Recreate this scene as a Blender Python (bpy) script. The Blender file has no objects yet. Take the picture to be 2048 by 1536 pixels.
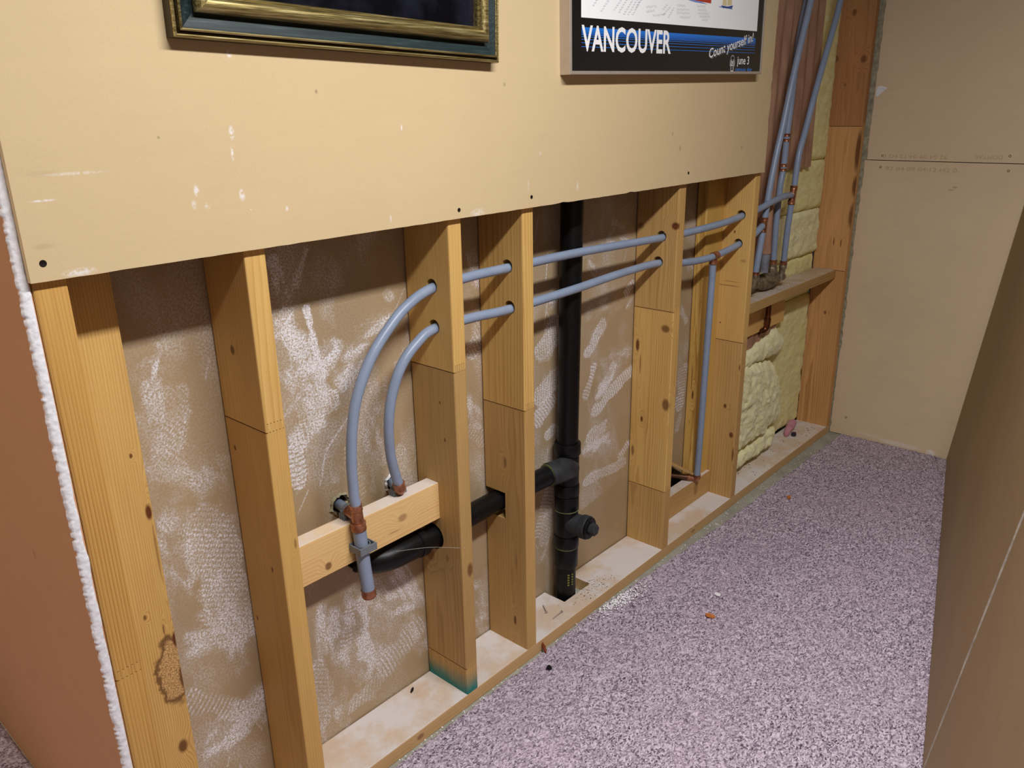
import bpy, bmesh, math, random
import numpy as np
from mathutils import Vector, Matrix, Euler

scn = bpy.context.scene
COL = scn.collection

# ------------------------------------------------------------------ camera
cam_d = bpy.data.cameras.new('camera')
cam_d.sensor_fit = 'HORIZONTAL'; cam_d.sensor_width = 36.0
cam_d.lens = 1606.149 / 2048 * 36.0
cam_d.clip_start = 0.02; cam_d.clip_end = 60
cam = bpy.data.objects.new('camera', cam_d); COL.objects.link(cam)
cam.location = (-0.36531, -1.19623, 1.42647)
cam.rotation_euler = (1.2400216, 0.0163784, -0.8445449)
scn.camera = cam

# ------------------------------------------------------------------ world, lights, exposure
world = bpy.data.worlds.new('world'); scn.world = world; world.use_nodes = True
world.node_tree.nodes['Background'].inputs[0].default_value = (1.0, 0.93, 0.85, 1)
world.node_tree.nodes['Background'].inputs[1].default_value = 0.02

def area(name, loc, rot, sx, sy, power, col):
    l = bpy.data.lights.new(name, 'AREA'); l.shape = 'RECTANGLE'; l.size = sx; l.size_y = sy
    l.energy = power; l.color = col
    o = bpy.data.objects.new(name, l); COL.objects.link(o); o.location = loc; o.rotation_euler = rot
    return o
# the ceiling fixture over the passage, then an unseen warm fill added for the left wall
area('ceiling_lamp_passage', (0.50, -1.22, 2.40), (0, 0, 0), 1.25, 0.14, 52, (1.0, 0.985, 0.975))
area('warm_fill_left', (-1.7, 0.3, 2.42), (0, 0, 0), 0.5, 0.5, 29, (1.0, 0.82, 0.66))

scn.view_settings.view_transform = 'Standard'
scn.view_settings.look = 'None'
scn.view_settings.gamma = 1.0
scn.view_settings.exposure = 0.18
scn.view_settings.use_curve_mapping = False

# ------------------------------------------------------------------ helpers
def srgb(r, g, b):
    f = lambda c: (c / 255) / 12.92 if c / 255 <= 0.04045 else ((c / 255 + 0.055) / 1.055) ** 2.4
    return (f(r), f(g), f(b), 1.0)

_rng = np.random.RandomState(7)
_LAT = _rng.rand(256, 256)
def vn(x, y, seed=0):
    x = np.asarray(x, float) + seed * 17.31; y = np.asarray(y, float) + seed * 9.77
    xi = np.floor(x).astype(int); yi = np.floor(y).astype(int); fx = x - xi; fy = y - yi
    fx = fx * fx * (3 - 2 * fx); fy = fy * fy * (3 - 2 * fy)
    g = lambda a, b: _LAT[(a) & 255, (b) & 255]
    return (g(xi, yi) * (1 - fx) + g(xi + 1, yi) * fx) * (1 - fy) + (g(xi, yi + 1) * (1 - fx) + g(xi + 1, yi + 1) * fx) * fy
def fbm(x, y, seed=0, o=4):
    t = 0; a = 0.5
    for i in range(o):
        t = t + a * vn(np.asarray(x) * 2 ** i, np.asarray(y) * 2 ** i, seed + i); a *= 0.5
    return t
def sstep(a, b, x):
    t = np.clip((x - a) / (b - a), 0, 1); return t * t * (3 - 2 * t)

def tag(o, label=None, cat=None, group=None, kind=None):
    if label: o['label'] = label
    if cat: o['category'] = cat
    if group: o['group'] = group
    if kind: o['kind'] = kind
    return o
def thing(name, loc, label=None, cat=None, group=None, kind=None):
    o = bpy.data.objects.new(name, None); COL.objects.link(o); o.location = loc
    o.empty_display_size = 0.05
    return tag(o, label, cat, group, kind)
def link_mesh(name, me, mat, parent=None, origin=None, smooth=False):
    """me in world coordinates; becomes local to its parent's (or own) base point"""
    base = Vector(origin) if origin is not None else (Vector(parent.location) if parent is not None and parent.parent is None else Vector((0, 0, 0)))
    if parent is not None and parent.parent is not None:
        base = Vector(parent.parent.location) + Vector(parent.location)
    me.transform(Matrix.Translation(-base))
    o = bpy.data.objects.new(name, me); COL.objects.link(o)
    if parent is not None: o.parent = parent
    else: o.location = base
    for m in (mat if isinstance(mat, (list, tuple)) else [mat]):
        me.materials.append(m)
    if smooth:
        for p in me.polygons: p.use_smooth = True
    return o
def build(name, bm, mat, parent=None, origin=None, smooth=False):
    bmesh.ops.recalc_face_normals(bm, faces=bm.faces)
    me = bpy.data.meshes.new(name); bm.to_mesh(me); bm.free()
    if smooth:
        me.polygons.foreach_set('use_smooth', [True] * len(me.polygons))
        try: me.set_sharp_from_angle(angle=math.radians(40))
        except Exception: pass
    return link_mesh(name, me, mat, parent, origin)
def box(bm, x0, x1, y0, y1, z0, z1, mi=0):
    vs = [bm.verts.new((x, y, z)) for z in (z0, z1) for y in (y0, y1) for x in (x0, x1)]
    fs = [(0, 2, 3, 1), (4, 5, 7, 6), (0, 1, 5, 4), (2, 6, 7, 3), (0, 4, 6, 2), (1, 3, 7, 5)]
    out = []
    for f in fs:
        fc = bm.faces.new([vs[i] for i in f]); fc.material_index = mi; out.append(fc)
    return vs, out
def bevel_box(bm, x0, x1, y0, y1, z0, z1, w=0.002, seg=2, mi=0):
    vs, fs = box(bm, x0, x1, y0, y1, z0, z1, mi)
    es = list({e for f in fs for e in f.edges})
    bmesh.ops.bevel(bm, geom=es, offset=w, segments=seg, profile=0.6, affect='EDGES')
def nbm(): return bmesh.new()

def frame_of(d):
    d = Vector(d).normalized()
    a = Vector((0, 0, 1)) if abs(d.z) < 0.9 else Vector((1, 0, 0))
    u = d.cross(a).normalized(); v = d.cross(u).normalized()
    return d, u, v
def lathe(bm, o, d, prof, seg=24, cap=True, mi=0):
    """prof: list of (radius, distance along d)"""
    d, u, v = frame_of(d); o = Vector(o); rings = []
    for r, t in prof:
        rings.append([bm.verts.new(o + d * t + (u * math.cos(2 * math.pi * i / seg) + v * math.sin(2 * math.pi * i / seg)) * r) for i in range(seg)])
    for a, b in zip(rings, rings[1:]):
        for i in range(seg):
            f = bm.faces.new((a[i], a[(i + 1) % seg], b[(i + 1) % seg], b[i])); f.material_index = mi
    if cap:
        bm.faces.new(rings[0]).material_index = mi; bm.faces.new(rings[-1]).material_index = mi
def spline(pts, n=8):
    P = [Vector(p) for p in pts]
    if len(P) < 3: return P
    P = [P[0] * 2 - P[1]] + P + [P[-1] * 2 - P[-2]]; out = []
    for i in range(1, len(P) - 2):
        a, b, c, d = P[i - 1:i + 3]
        for k in range(n):
            t = k / n
            out.append(0.5 * ((2 * b) + (c - a) * t + (2 * a - 5 * b + 4 * c - d) * t * t + (3 * b - a - 3 * c + d) * t ** 3))
    out.append(P[-2]); return out
def tube(bm, pts, r, seg=14, cap=True, mi=0):
    pts = [Vector(p) for p in pts]; rs = r if isinstance(r, (list, tuple)) else [r] * len(pts)
    d, u, v = frame_of(pts[1] - pts[0]); rings = []
    for i, p in enumerate(pts):
        t = ((pts[min(i + 1, len(pts) - 1)] - pts[max(i - 1, 0)])).normalized()
        u = (u - t * u.dot(t)).normalized(); v = t.cross(u)
        rings.append([bm.verts.new(p + (u * math.cos(2 * math.pi * k / seg) + v * math.sin(2 * math.pi * k / seg)) * rs[i]) for k in range(seg)])
    for a, b in zip(rings, rings[1:]):
        for k in range(seg):
            bm.faces.new((a[k], a[(k + 1) % seg], b[(k + 1) % seg], b[k])).material_index = mi
    if cap:
        bm.faces.new(rings[0]); bm.faces.new(rings[-1])
def prism_y(bm, prof, y0, y1):
    """prof: closed list of (x,z); extruded along Y"""
    a = [bm.verts.new((x, y0, z)) for x, z in prof]; b = [bm.verts.new((x, y1, z)) for x, z in prof]
    n = len(prof)
    bm.faces.new(a); bm.faces.new(list(reversed(b)))
    for i in range(n): bm.faces.new((a[i], b[i], b[(i + 1) % n], a[(i + 1) % n]))
def poly(bm, pts, mi=0):
    f = bm.faces.new([bm.verts.new(p) for p in pts]); f.material_index = mi; return f
def grid_mesh(name, X, Y, Z):
    """numpy 2-D arrays -> mesh"""
    h, w = X.shape
    me = bpy.data.meshes.new(name)
    co = np.stack([X, Y, Z], -1).reshape(-1, 3).astype(np.float32)
    idx = np.arange(h * w).reshape(h, w)
    q = np.stack([idx[:-1, :-1], idx[:-1, 1:], idx[1:, 1:], idx[1:, :-1]], -1).reshape(-1, 4)
    me.vertices.add(h * w); me.vertices.foreach_set('co', co.ravel())
    me.loops.add(q.size); me.loops.foreach_set('vertex_index', q.ravel().astype(np.int32))
    me.polygons.add(len(q)); me.polygons.foreach_set('loop_start', (np.arange(len(q)) * 4).astype(np.int32))
    me.update(calc_edges=True); me.validate()
    return me
def boolean_cut(o, cutters):
    """cut the bmesh-made object by world-space cutter bmeshes, bake the result"""
    tmp = []
    for bm in cutters:
        bmesh.ops.recalc_face_normals(bm, faces=bm.faces)
        me = bpy.data.meshes.new('cut'); bm.to_mesh(me); bm.free()
        c = bpy.data.objects.new('cut', me); COL.objects.link(c); tmp.append(c)
        m = o.modifiers.new('b', 'BOOLEAN'); m.operation = 'DIFFERENCE'; m.solver = 'EXACT'; m.object = c
    bpy.context.view_layer.update()
    dg = bpy.context.evaluated_depsgraph_get()
    me = bpy.data.meshes.new_from_object(o.evaluated_get(dg))
    o.modifiers.clear(); old = o.data; o.data = me; me.name = old.name; bpy.data.meshes.remove(old)
    for c in tmp:
        m = c.data; bpy.data.objects.remove(c); bpy.data.meshes.remove(m)

# ------------------------------------------------------------------ material helpers
class NT:
    def __init__(s, name, rough=0.6, spec=0.3, metal=0.0):
        s.m = bpy.data.materials.new(name); s.m.use_nodes = True; s.t = s.m.node_tree; s.N = s.t.nodes
        s.b = s.N['Principled BSDF']; s.b.inputs['Roughness'].default_value = rough
        s.b.inputs['Specular IOR Level'].default_value = spec; s.b.inputs['Metallic'].default_value = metal
    def n(s, typ, **kw):
        x = s.N.new(typ)
        for k, v in kw.items(): setattr(x, k, v)
        return x
    def l(s, a, b): s.t.links.new(a, b)
    def put(s, sock, v):
        if isinstance(v, bpy.types.NodeSocket): s.l(v, sock)
        else: sock.default_value = v
    def math(s, op, a, b=None, c=None, clamp=False):
        x = s.n('ShaderNodeMath', operation=op); x.use_clamp = clamp
        s.put(x.inputs[0], a)
        if b is not None: s.put(x.inputs[1], b)
        if c is not None: s.put(x.inputs[2], c)
        return x.outputs[0]
    def vmath(s, op, a, b=None):
        x = s.n('ShaderNodeVectorMath', operation=op); s.put(x.inputs[0], a)
        if b is not None: s.put(x.inputs[1], b)
        return x.outputs['Value'] if op in ('LENGTH', 'DOT_PRODUCT', 'DISTANCE') else x.outputs[0]
    def coord(s): return s.n('ShaderNodeTexCoord').outputs['Object']
    def noise(s, vec, scale, detail=3, rough=0.55, out='Fac'):
        x = s.n('ShaderNodeTexNoise'); s.put(x.inputs['Vector'], vec); x.inputs['Scale'].default_value = scale
        x.inputs['Detail'].default_value = detail; x.inputs['Roughness'].default_value = rough
        return x.outputs[out]
    def voro(s, vec, scale, feature='F1', out='Distance'):
        x = s.n('ShaderNodeTexVoronoi', feature=feature); s.put(x.inputs['Vector'], vec); x.inputs['Scale'].default_value = scale
        return x.outputs[out]
    def ramp(s, fac, stops):
        x = s.n('ShaderNodeValToRGB'); s.put(x.inputs[0], fac); e = x.color_ramp.elements
        while len(e) < len(stops): e.new(0.5)
        for i, (p, c) in enumerate(stops):
            e[i].position = p; e[i].color = c if isinstance(c, tuple) else (c, c, c, 1)
        return x.outputs[0]
    def mrange(s, v, a, b, c=0.0, d=1.0, smooth=True):
        x = s.n('ShaderNodeMapRange'); x.interpolation_type = 'SMOOTHSTEP' if smooth else 'LINEAR'
        s.put(x.inputs[0], v)
        for i, q in enumerate((a, b, c, d)): s.put(x.inputs[1 + i], q)
        return x.outputs[0]
    def mix(s, f, a, b, blend='MIX'):
        x = s.n('ShaderNodeMix', data_type='RGBA', blend_type=blend)
        s.put(x.inputs[0], f); s.put(x.inputs[6], a); s.put(x.inputs[7], b); return x.outputs[2]
    def color(s, c): s.put(s.b.inputs['Base Color'], c)
    def bump(s, h, strength=0.3, dist=0.002):
        x = s.n('ShaderNodeBump'); x.inputs['Strength'].default_value = strength; x.inputs['Distance'].default_value = dist
        s.l(h, x.inputs['Height']); s.l(x.outputs[0], s.b.inputs['Normal'])
    def spots(s, p, lst):
        """sum of soft ellipsoid masks (x,y,z,rx,ry,rz,strength)"""
        tot = None
        for (x, y, z, rx, ry, rz, st) in lst:
            d = s.vmath('LENGTH', s.vmath('DIVIDE', s.vmath('SUBTRACT', p, (x, y, z)), (rx, ry, rz)))
            m = s.mrange(d, 0.55, 1.15, st, 0.0)
            tot = m if tot is None else s.math('MAXIMUM', tot, m)
        return tot

def plain(name, col, rough=0.5, spec=0.4, metal=0.0, var=0.0, scale=40, bump=0.0, bscale=300):
    t = NT(name, rough, spec, metal)
    if var or bump:
        p = t.coord()
        if var:
            n = t.noise(p, scale, 4)
            dark = tuple(c * (1 - var) for c in col[:3]) + (1,); lite = tuple(min(1, c * (1 + var)) for c in col[:3]) + (1,)
            t.color(t.ramp(n, [(0.3, dark), (0.7, lite)]))
        else: t.color(col)
        if bump: t.bump(t.noise(p, bscale, 3), bump, 0.001)
    else: t.color(col)
    return t.m

def paper_board(name, base, var=0.10, marks=(), darks=(), rough=0.75, warm=None):
    """bare gypsum board: tan paper with faint fibres, blotches, pale scuffs"""
    t = NT(name, rough, 0.18)
    p = t.coord()
    big = t.noise(p, 2.2, 4, 0.6); fine = t.noise(p, 420, 2, 0.6); mid = t.noise(t.vmath('MULTIPLY', p, (6, 6, 30)), 1.5, 4)
    f = t.math('ADD', t.math('MULTIPLY', big, 0.45), t.math('ADD', t.math('MULTIPLY', fine, 0.35), t.math('MULTIPLY', mid, 0.2)))
    d = tuple(c * (1 - var * 1.6) for c in base[:3]) + (1,); l = tuple(min(1, c * (1 + var * 1.6)) for c in base[:3]) + (1,)
    c = t.ramp(f, [(0.28, d), (0.72, l)])
    sp = t.mrange(t.voro(p, 26), 0.035, 0.02, 0.0, 0.7)
    c = t.mix(t.math('MULTIPLY', sp, t.mrange(t.noise(p, 5, 2), 0.55, 0.7)), c, srgb(238, 228, 210))
    if marks: c = t.mix(t.math('MULTIPLY', t.spots(p, marks), t.mrange(t.noise(p, 160, 3), 0.35, 0.55)), c, srgb(236, 234, 236))
    if darks: c = t.mix(t.spots(p, darks), c, tuple(q * 0.45 for q in base[:3]) + (1,))
    t.color(c); t.bump(t.noise(p, 260, 3), 0.10, 0.001)
    return t.m

def wood(name, light, dark, seed=0.0, axis='z', knots=(), freq=200, dust=0.0, stain=None, heart=(0.09, 0.05), rough=0.6, contrast=1.0, patch=None, wave=0.022):
    """softwood: growth rings round an off-centre heart, fibres, knots that push the grain aside"""
    t = NT(name, rough, 0.28)
    p = t.coord()
    warp = None; kmask = None; kcore = None
    for (x, y, z, rx, ry, rz, st) in knots:
        d = t.vmath('LENGTH', t.vmath('DIVIDE', t.vmath('SUBTRACT', p, (x, y, z)), (rx, ry, rz)))
        w = t.mrange(d, 0.0, 3.6, 0.014, 0.0); k = t.mrange(d, 0.55, 1.2, st, 0.0)
        warp = w if warp is None else t.math('ADD', warp, w)
        kmask = k if kmask is None else t.math('MAXIMUM', kmask, k)
    sp = t.n('ShaderNodeSeparateXYZ'); t.l(p, sp.inputs[0]); X, Y, Z = sp.outputs
    a, b, c = {'z': (X, Y, Z), 'x': (Y, Z, X), 'y': (X, Z, Y)}[axis]
    cb = t.n('ShaderNodeCombineXYZ')
    t.l(t.math('ADD', a, seed * 0.731), cb.inputs[0]); t.l(t.math('ADD', b, seed * 0.419), cb.inputs[1]); t.l(t.math('ADD', c, seed * 1.37), cb.inputs[2])
    g = cb.outputs[0]
    n1 = t.noise(t.vmath('MULTIPLY', g, (9, 9, 1.3)), 1.0, 3, 0.5)
    h = t.n('ShaderNodeCombineXYZ'); t.l(t.math('ADD', a, heart[0]), h.inputs[0]); t.l(t.math('ADD', b, heart[1]), h.inputs[1])
    r = t.vmath('LENGTH', h.outputs[0])
    r = t.math('ADD', r, t.math('MULTIPLY', n1, wave))
    r = t.math('ADD', r, t.math('MULTIPLY', t.noise(t.vmath('MULTIPLY', g, (60, 60, 2.2)), 1.0, 2, 0.5), 0.006))
    if warp is not None: r = t.math('ADD', r, warp)
    ring = t.math('FRACT', t.math('MULTIPLY', r, freq))
    ringf = t.ramp(ring, [(0.0, 0.0), (0.62, 0.42), (0.88, 1.0), (1.0, 0.05)])
    fib = t.noise(t.vmath('MULTIPLY', g, (520, 520, 9)), 1.0, 3, 0.6)
    blot = t.noise(t.vmath('MULTIPLY', g, (14, 14, 2.2)), 1.0, 3, 0.6)
    vis = t.mrange(t.noise(t.vmath('MULTIPLY', g, (5, 5, 0.8)), 1.0, 2), 0.3, 0.7, 0.25, 0.75)
    f = t.math('ADD', t.math('MULTIPLY', t.math('MULTIPLY', ringf, vis), 0.52 * contrast), t.math('ADD', t.math('MULTIPLY', fib, 0.34), t.math('MULTIPLY', blot, 0.36)))
    col = t.ramp(f, [(0.18, light), (0.92, dark)])
    if stain:
        z0, z1, sc = stain
        m = t.mrange(t.math('ADD', Z, t.math('MULTIPLY', t.noise(p, 30, 3), 0.03)), z0, z1, 0.97, 0.0)
        col = t.mix(m, col, sc)
    if patch:
        (x, y, z, rx, ry, rz), pc = patch
        q = t.vmath('ADD', p, t.vmath('MULTIPLY', t.vmath('SUBTRACT', t.noise(p, 38, 3, out='Color'), (0.5, 0.5, 0.5)), (0.04, 0.04, 0.04)))
        d = t.vmath('LENGTH', t.vmath('DIVIDE', t.vmath('SUBTRACT', q, (x, y, z)), (rx, ry, rz)))
        rim = t.math('MULTIPLY', t.mrange(d, 0.82, 0.98), t.mrange(d, 1.2, 1.0))
        speck = t.mrange(t.noise(p, 330, 3), 0.42, 0.6)
        col = t.mix(t.mrange(d, 1.0, 0.92), col, t.mix(speck, pc, tuple(q_ * 0.45 for q_ in pc[:3]) + (1,)))
        col = t.mix(t.math('MULTIPLY', rim, 0.8), col, srgb(84, 48, 22))
    if kmask is not None:
        kn = t.mix(t.noise(p, 130, 3), srgb(66, 34, 16), srgb(120, 68, 30))
        col = t.mix(kmask, col, kn)
    if dust:
        geo = t.n('ShaderNodeNewGeometry'); sn = t.n('ShaderNodeSeparateXYZ'); t.l(geo.outputs['True Normal'], sn.inputs[0])
        up = t.mrange(sn.outputs[2], 0.75, 0.95)
        pat = t.math('ADD', t.mrange(t.noise(p, 5.5, 5, 0.65), 0.38, 0.60, 0.36, 1.0), t.math('MULTIPLY', t.noise(p, 220, 3), 0.15))
        grit = t.mrange(t.voro(p, 150), 0.10, 0.05, 0.0, 0.75)
        grit = t.math('MULTIPLY', grit, t.mrange(t.noise(p, 11, 3), 0.55, 0.68))
        dc = t.mix(grit, srgb(222, 217, 217), srgb(120, 108, 92))
        col = t.mix(t.math('MULTIPLY', t.math('MULTIPLY', up, pat, clamp=True), dust), col, dc)
    t.color(col); t.bump(t.math('ADD', t.math('MULTIPLY', ringf, 0.5), fib), 0.16, 0.0008)
    return t.m

# ------------------------------------------------------------------ shared materials
M = {}
PINE_L, PINE_D = srgb(228, 188, 124), srgb(176, 124, 62)
M['gypsum'] = plain('gypsum_core', srgb(232, 232, 238), 0.9, 0.1, var=0.10, scale=90, bump=1.0, bscale=140)
M['gypsum_dirty'] = plain('gypsum_core_dirty', srgb(158, 152, 128), 0.9, 0.1, var=0.3, scale=60, bump=0.3, bscale=120)
M['gypsum_grey'] = plain('gypsum_core_grey', srgb(186, 178, 168), 0.9, 0.1, var=0.2, scale=60)
M['pipe_grey'] = plain('grey_plastic_pipe', srgb(138, 152, 176), 0.34, 0.4, var=0.07, scale=22, bump=0.04, bscale=80)
M['clip_grey'] = plain('grey_plastic_clip', srgb(112, 118, 124), 0.5, 0.35, var=0.08, scale=60)
M['abs'] = plain('black_plastic_drain', srgb(12, 12, 14), 0.40, 0.28, var=0.2, scale=30)
M['abs_dusty'] = plain('dusty_black_plastic', srgb(48, 50, 54), 0.55, 0.3, var=0.45, scale=26)
M['cement'] = plain('green_solvent_cement', srgb(98, 106, 68), 0.5, 0.3, var=0.3, scale=90)
def copper_mat():
    t = NT('copper', 0.36, 0.5, 0.6); p = t.coord()
    t.color(t.ramp(t.noise(p, 55, 4), [(0.3, srgb(112, 66, 44)), (0.7, srgb(188, 128, 94))])); return t.m
M['copper'] = copper_mat()
def brass_mat():
    t = NT('tarnished_bronze', 0.5, 0.4, 0.55); p = t.coord()
    t.color(t.ramp(t.noise(p, 70, 4), [(0.3, srgb(92, 82, 66)), (0.7, srgb(156, 142, 118))])); return t.m
M['bronze'] = brass_mat()
M['old_copper'] = plain('dark_copper', srgb(92, 58, 38), 0.45, 0.4, 0.4, var=0.3, scale=50)
M['screw'] = plain('blackened_screw', srgb(24, 19, 17), 0.6, 0.2)
M['nail'] = plain('steel_nail', srgb(168, 158, 150), 0.4, 0.5, 0.3)
def dentplate():
    t = NT('polished_chrome', 0.2, 0.5, 1.0); t.color(srgb(200, 200, 205)); return t.m

# ------------------------------------------------------------------ setting: floor, ceiling, walls
D = 0.143                                   # cavity depth: face of the back board
SX = dict(s1=0.318, s2=0.7795, s3=1.0105, s4=1.693, s5=2.171, s6=3.092)
W = 0.038
XE = 3.135                                  # face of the end wall
ZH = 2.44

def concrete():
    t = NT('concrete_slab', 0.8, 0.25); p = t.coord()
    c = t.ramp(t.noise(p, 9, 6, 0.65), [(0.3, srgb(140, 140, 128)), (0.7, srgb(174, 174, 162))])
    c = t.mix(t.mrange(t.noise(p, 26, 4), 0.62, 0.72, 0, 0.6), c, srgb(226, 224, 224))
    t.color(c); t.bump(t.noise(p, 80, 4), 0.3, 0.002); return t.m
bm = nbm(); box(bm, -3.2, 4.2, -2.2, 2.4, -0.12, 0.0)
floor = tag(build('floor', bm, concrete(), origin=(0, 0, 0)), 'grey concrete slab showing as a strip beside the sole plate', kind='structure')
M['tan_plain'] = paper_board('paper_tan_plain', srgb(74, 64, 54))
M['ceil'] = plain('ceiling_white', srgb(104, 100, 94), 0.9, 0.1, var=0.05, scale=4)
bm = nbm(); box(bm, -3.2, 4.2, -2.2, 2.4, ZH, ZH + 0.1)
tag(build('ceiling', bm, M['ceil'], origin=(0, 0, ZH)), 'plain ceiling above the passage', kind='structure')
bm = nbm(); box(bm, -3.2, 4.2, -2.2, -1.92, 0, ZH)
tag(build('wall_right', bm, M['tan_plain'], origin=(0, -1.92, 0)), 'wall behind the leaning boards', kind='structure')
bm = nbm(); box(bm, -3.3, -3.2, -2.2, 2.4, 0, ZH)
tag(build('wall_behind', bm, M['tan_plain'], origin=(-3.2, 0, 0)), 'wall behind the camera', kind='structure')
bm = nbm(); box(bm, -3.2, 4.2, 2.4, 2.5, 0, ZH)
tag(build('wall_far', bm, M['tan_plain'], origin=(0, 2.4, 0)), 'far wall of the next room', kind='structure')

# front board (upper half of the stud wall)
DWM = [(0.246, 1.317, .006, .012, .9), (0.321, 1.304, .007, .013, .9), (0.316, 1.398, .006, .014, .9), (0.313, 1.368, .003, .016, .9), (0.328, 1.511, .006, .008, .9),
       (0.031, 1.321, .022, .0022, .9), (0.075, 1.353, .06, .003, .45), (0.26, 1.292, .006, .008, .5), (0.239, 1.296, .006, .01, .5), (1.058, 1.331, .004, .006, .9),
       (0.66, 1.396, .003, .008, .8), (1.018, 1.262, .004, .02, .5), (1.197, 1.25, .006, .016, .5), (0.62, 1.235, .004, .01, .8), (0.855, 1.222, .03, .012, .5), (0.40, 1.275, .004, .006, .7), (0.06, 1.2215, .03, .008, .8)]
DWD = [(0.945, 1.473, .006, .006, .6), (1.618, 1.354, .004, .008, .8), (1.661, 1.315, .006, .012, .7), (2.03, 1.30, .005, .01, .7), (0.479, 1.458, .004, .005, .8), (0.20, 1.395, .003, .003, .8),
       (0.036, 1.355, .03, .006, .15), (0.02, 1.262, .02, .006, .25), (2.197, 1.47, .004, .02, .4), (2.2, 1.40, .003, .012, .4)]
ZF = 1.2155
mat_front = paper_board('paper_cream', srgb(207, 184, 144), 0.04, marks=[(x + 0.004, 0, z - ZF, a, .02, b, s) for x, z, a, b, s in DWM], darks=[(x + 0.004, 0, z - ZF, a, .02, b, s) for x, z, a, b, s in DWD])
random.seed(3)
bm = nbm()
# outline with a slightly chewed bottom and right edge
out = [(-0.004, ZF)]
for i in range(1, 110):
    x = -0.004 + i * 2.211 / 110
    out.append((x, ZF - 0.0004 + 0.0008 * random.random() + (0.002 if random.random() < 0.03 else 0)))
out.append((2.207, ZF - 0.001))
for i in range(1, 60):
    z = ZF + i * (ZH - ZF) / 60
    out.append((2.207 - 0.003 * random.random() - (0.004 if random.random() < 0.12 else 0), z))
out += [(2.205, ZH), (-0.004, ZH)]
prism_y(bm, out, -0.0127, 0.0)
wall_front = build('wall_front', bm, mat_front, origin=(-0.004, 0, ZF))
tag(wall_front, 'cream gypsum board covering the upper part of the stud wall', kind='structure')
def screw(parent, p, d, r=0.0042):
    bm = nbm(); lathe(bm, p, d, [(r, 0.0), (r, 0.0006), (r * 0.8, 0.0007), (r * 0.55, 0.0002)], 14)
    build('screw', bm, M['screw'], parent, smooth=True)
for x, z in [(0.0156, 1.2399), (0.8003, 1.2328), (1.028, 1.2387), (1.7141, 1.2452)]:
    screw(wall_front, (x, -0.0126, z), (0, -1, 0), 0.0048 if x < 0.1 else 0.0042)

# left face of the wall end (outside corner), with its broken gypsum edge
mat_left = paper_board('paper_brown', srgb(206, 156, 116), 0.06, darks=[(-.016, 0.22, 0.72, .02, .004, .012, .5), (-.016, 0.30, 0.9, .02, .004, .01, .5)])
bm = nbm(); box(bm, -0.0158, -0.0004, 0.004, 2.4, 0, 1.3535); box(bm, -0.0158, -0.0045, 0.004, 2.4, 1.3545, ZH)
wall_left = tag(build('wall_left', bm, mat_left, origin=(0, 0, 0)), 'brown board closing the left end of the stud wall', kind='structure')
zz = np.linspace(0.0, 1.50, 760); uu = np.linspace(0, 1, 9)
Zg, Ug = np.meshgrid(zz, uu, indexing='ij')
edgeL = -0.0165 + 0.0018 * (fbm(zz * 40, zz * 0, 3) - 0.5) + 0.0025 * (vn(zz * 230, zz * 0, 5) - 0.5)
edgeR = -0.0006 + 0.005 * (fbm(zz * 30, zz * 0 + 3, 8) - 0.5) * (vn(zz * 6, zz * 0, 2) > 0.45)
Xg = edgeL[:, None] * (1 - Ug) + edgeR[:, None] * Ug
Yg = 0.0005 - 0.0025 * fbm(Zg * 160, Ug * 5, 11) + 0.006 * np.abs(Ug - 0.5) ** 3 * 4
Yg[:, 0] = 0.006; Yg[:, -1] = 0.006
link_mesh('gypsum_edge', grid_mesh('gypsum_edge', Xg, Yg, Zg), M['gypsum'], wall_left, smooth=True)

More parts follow.
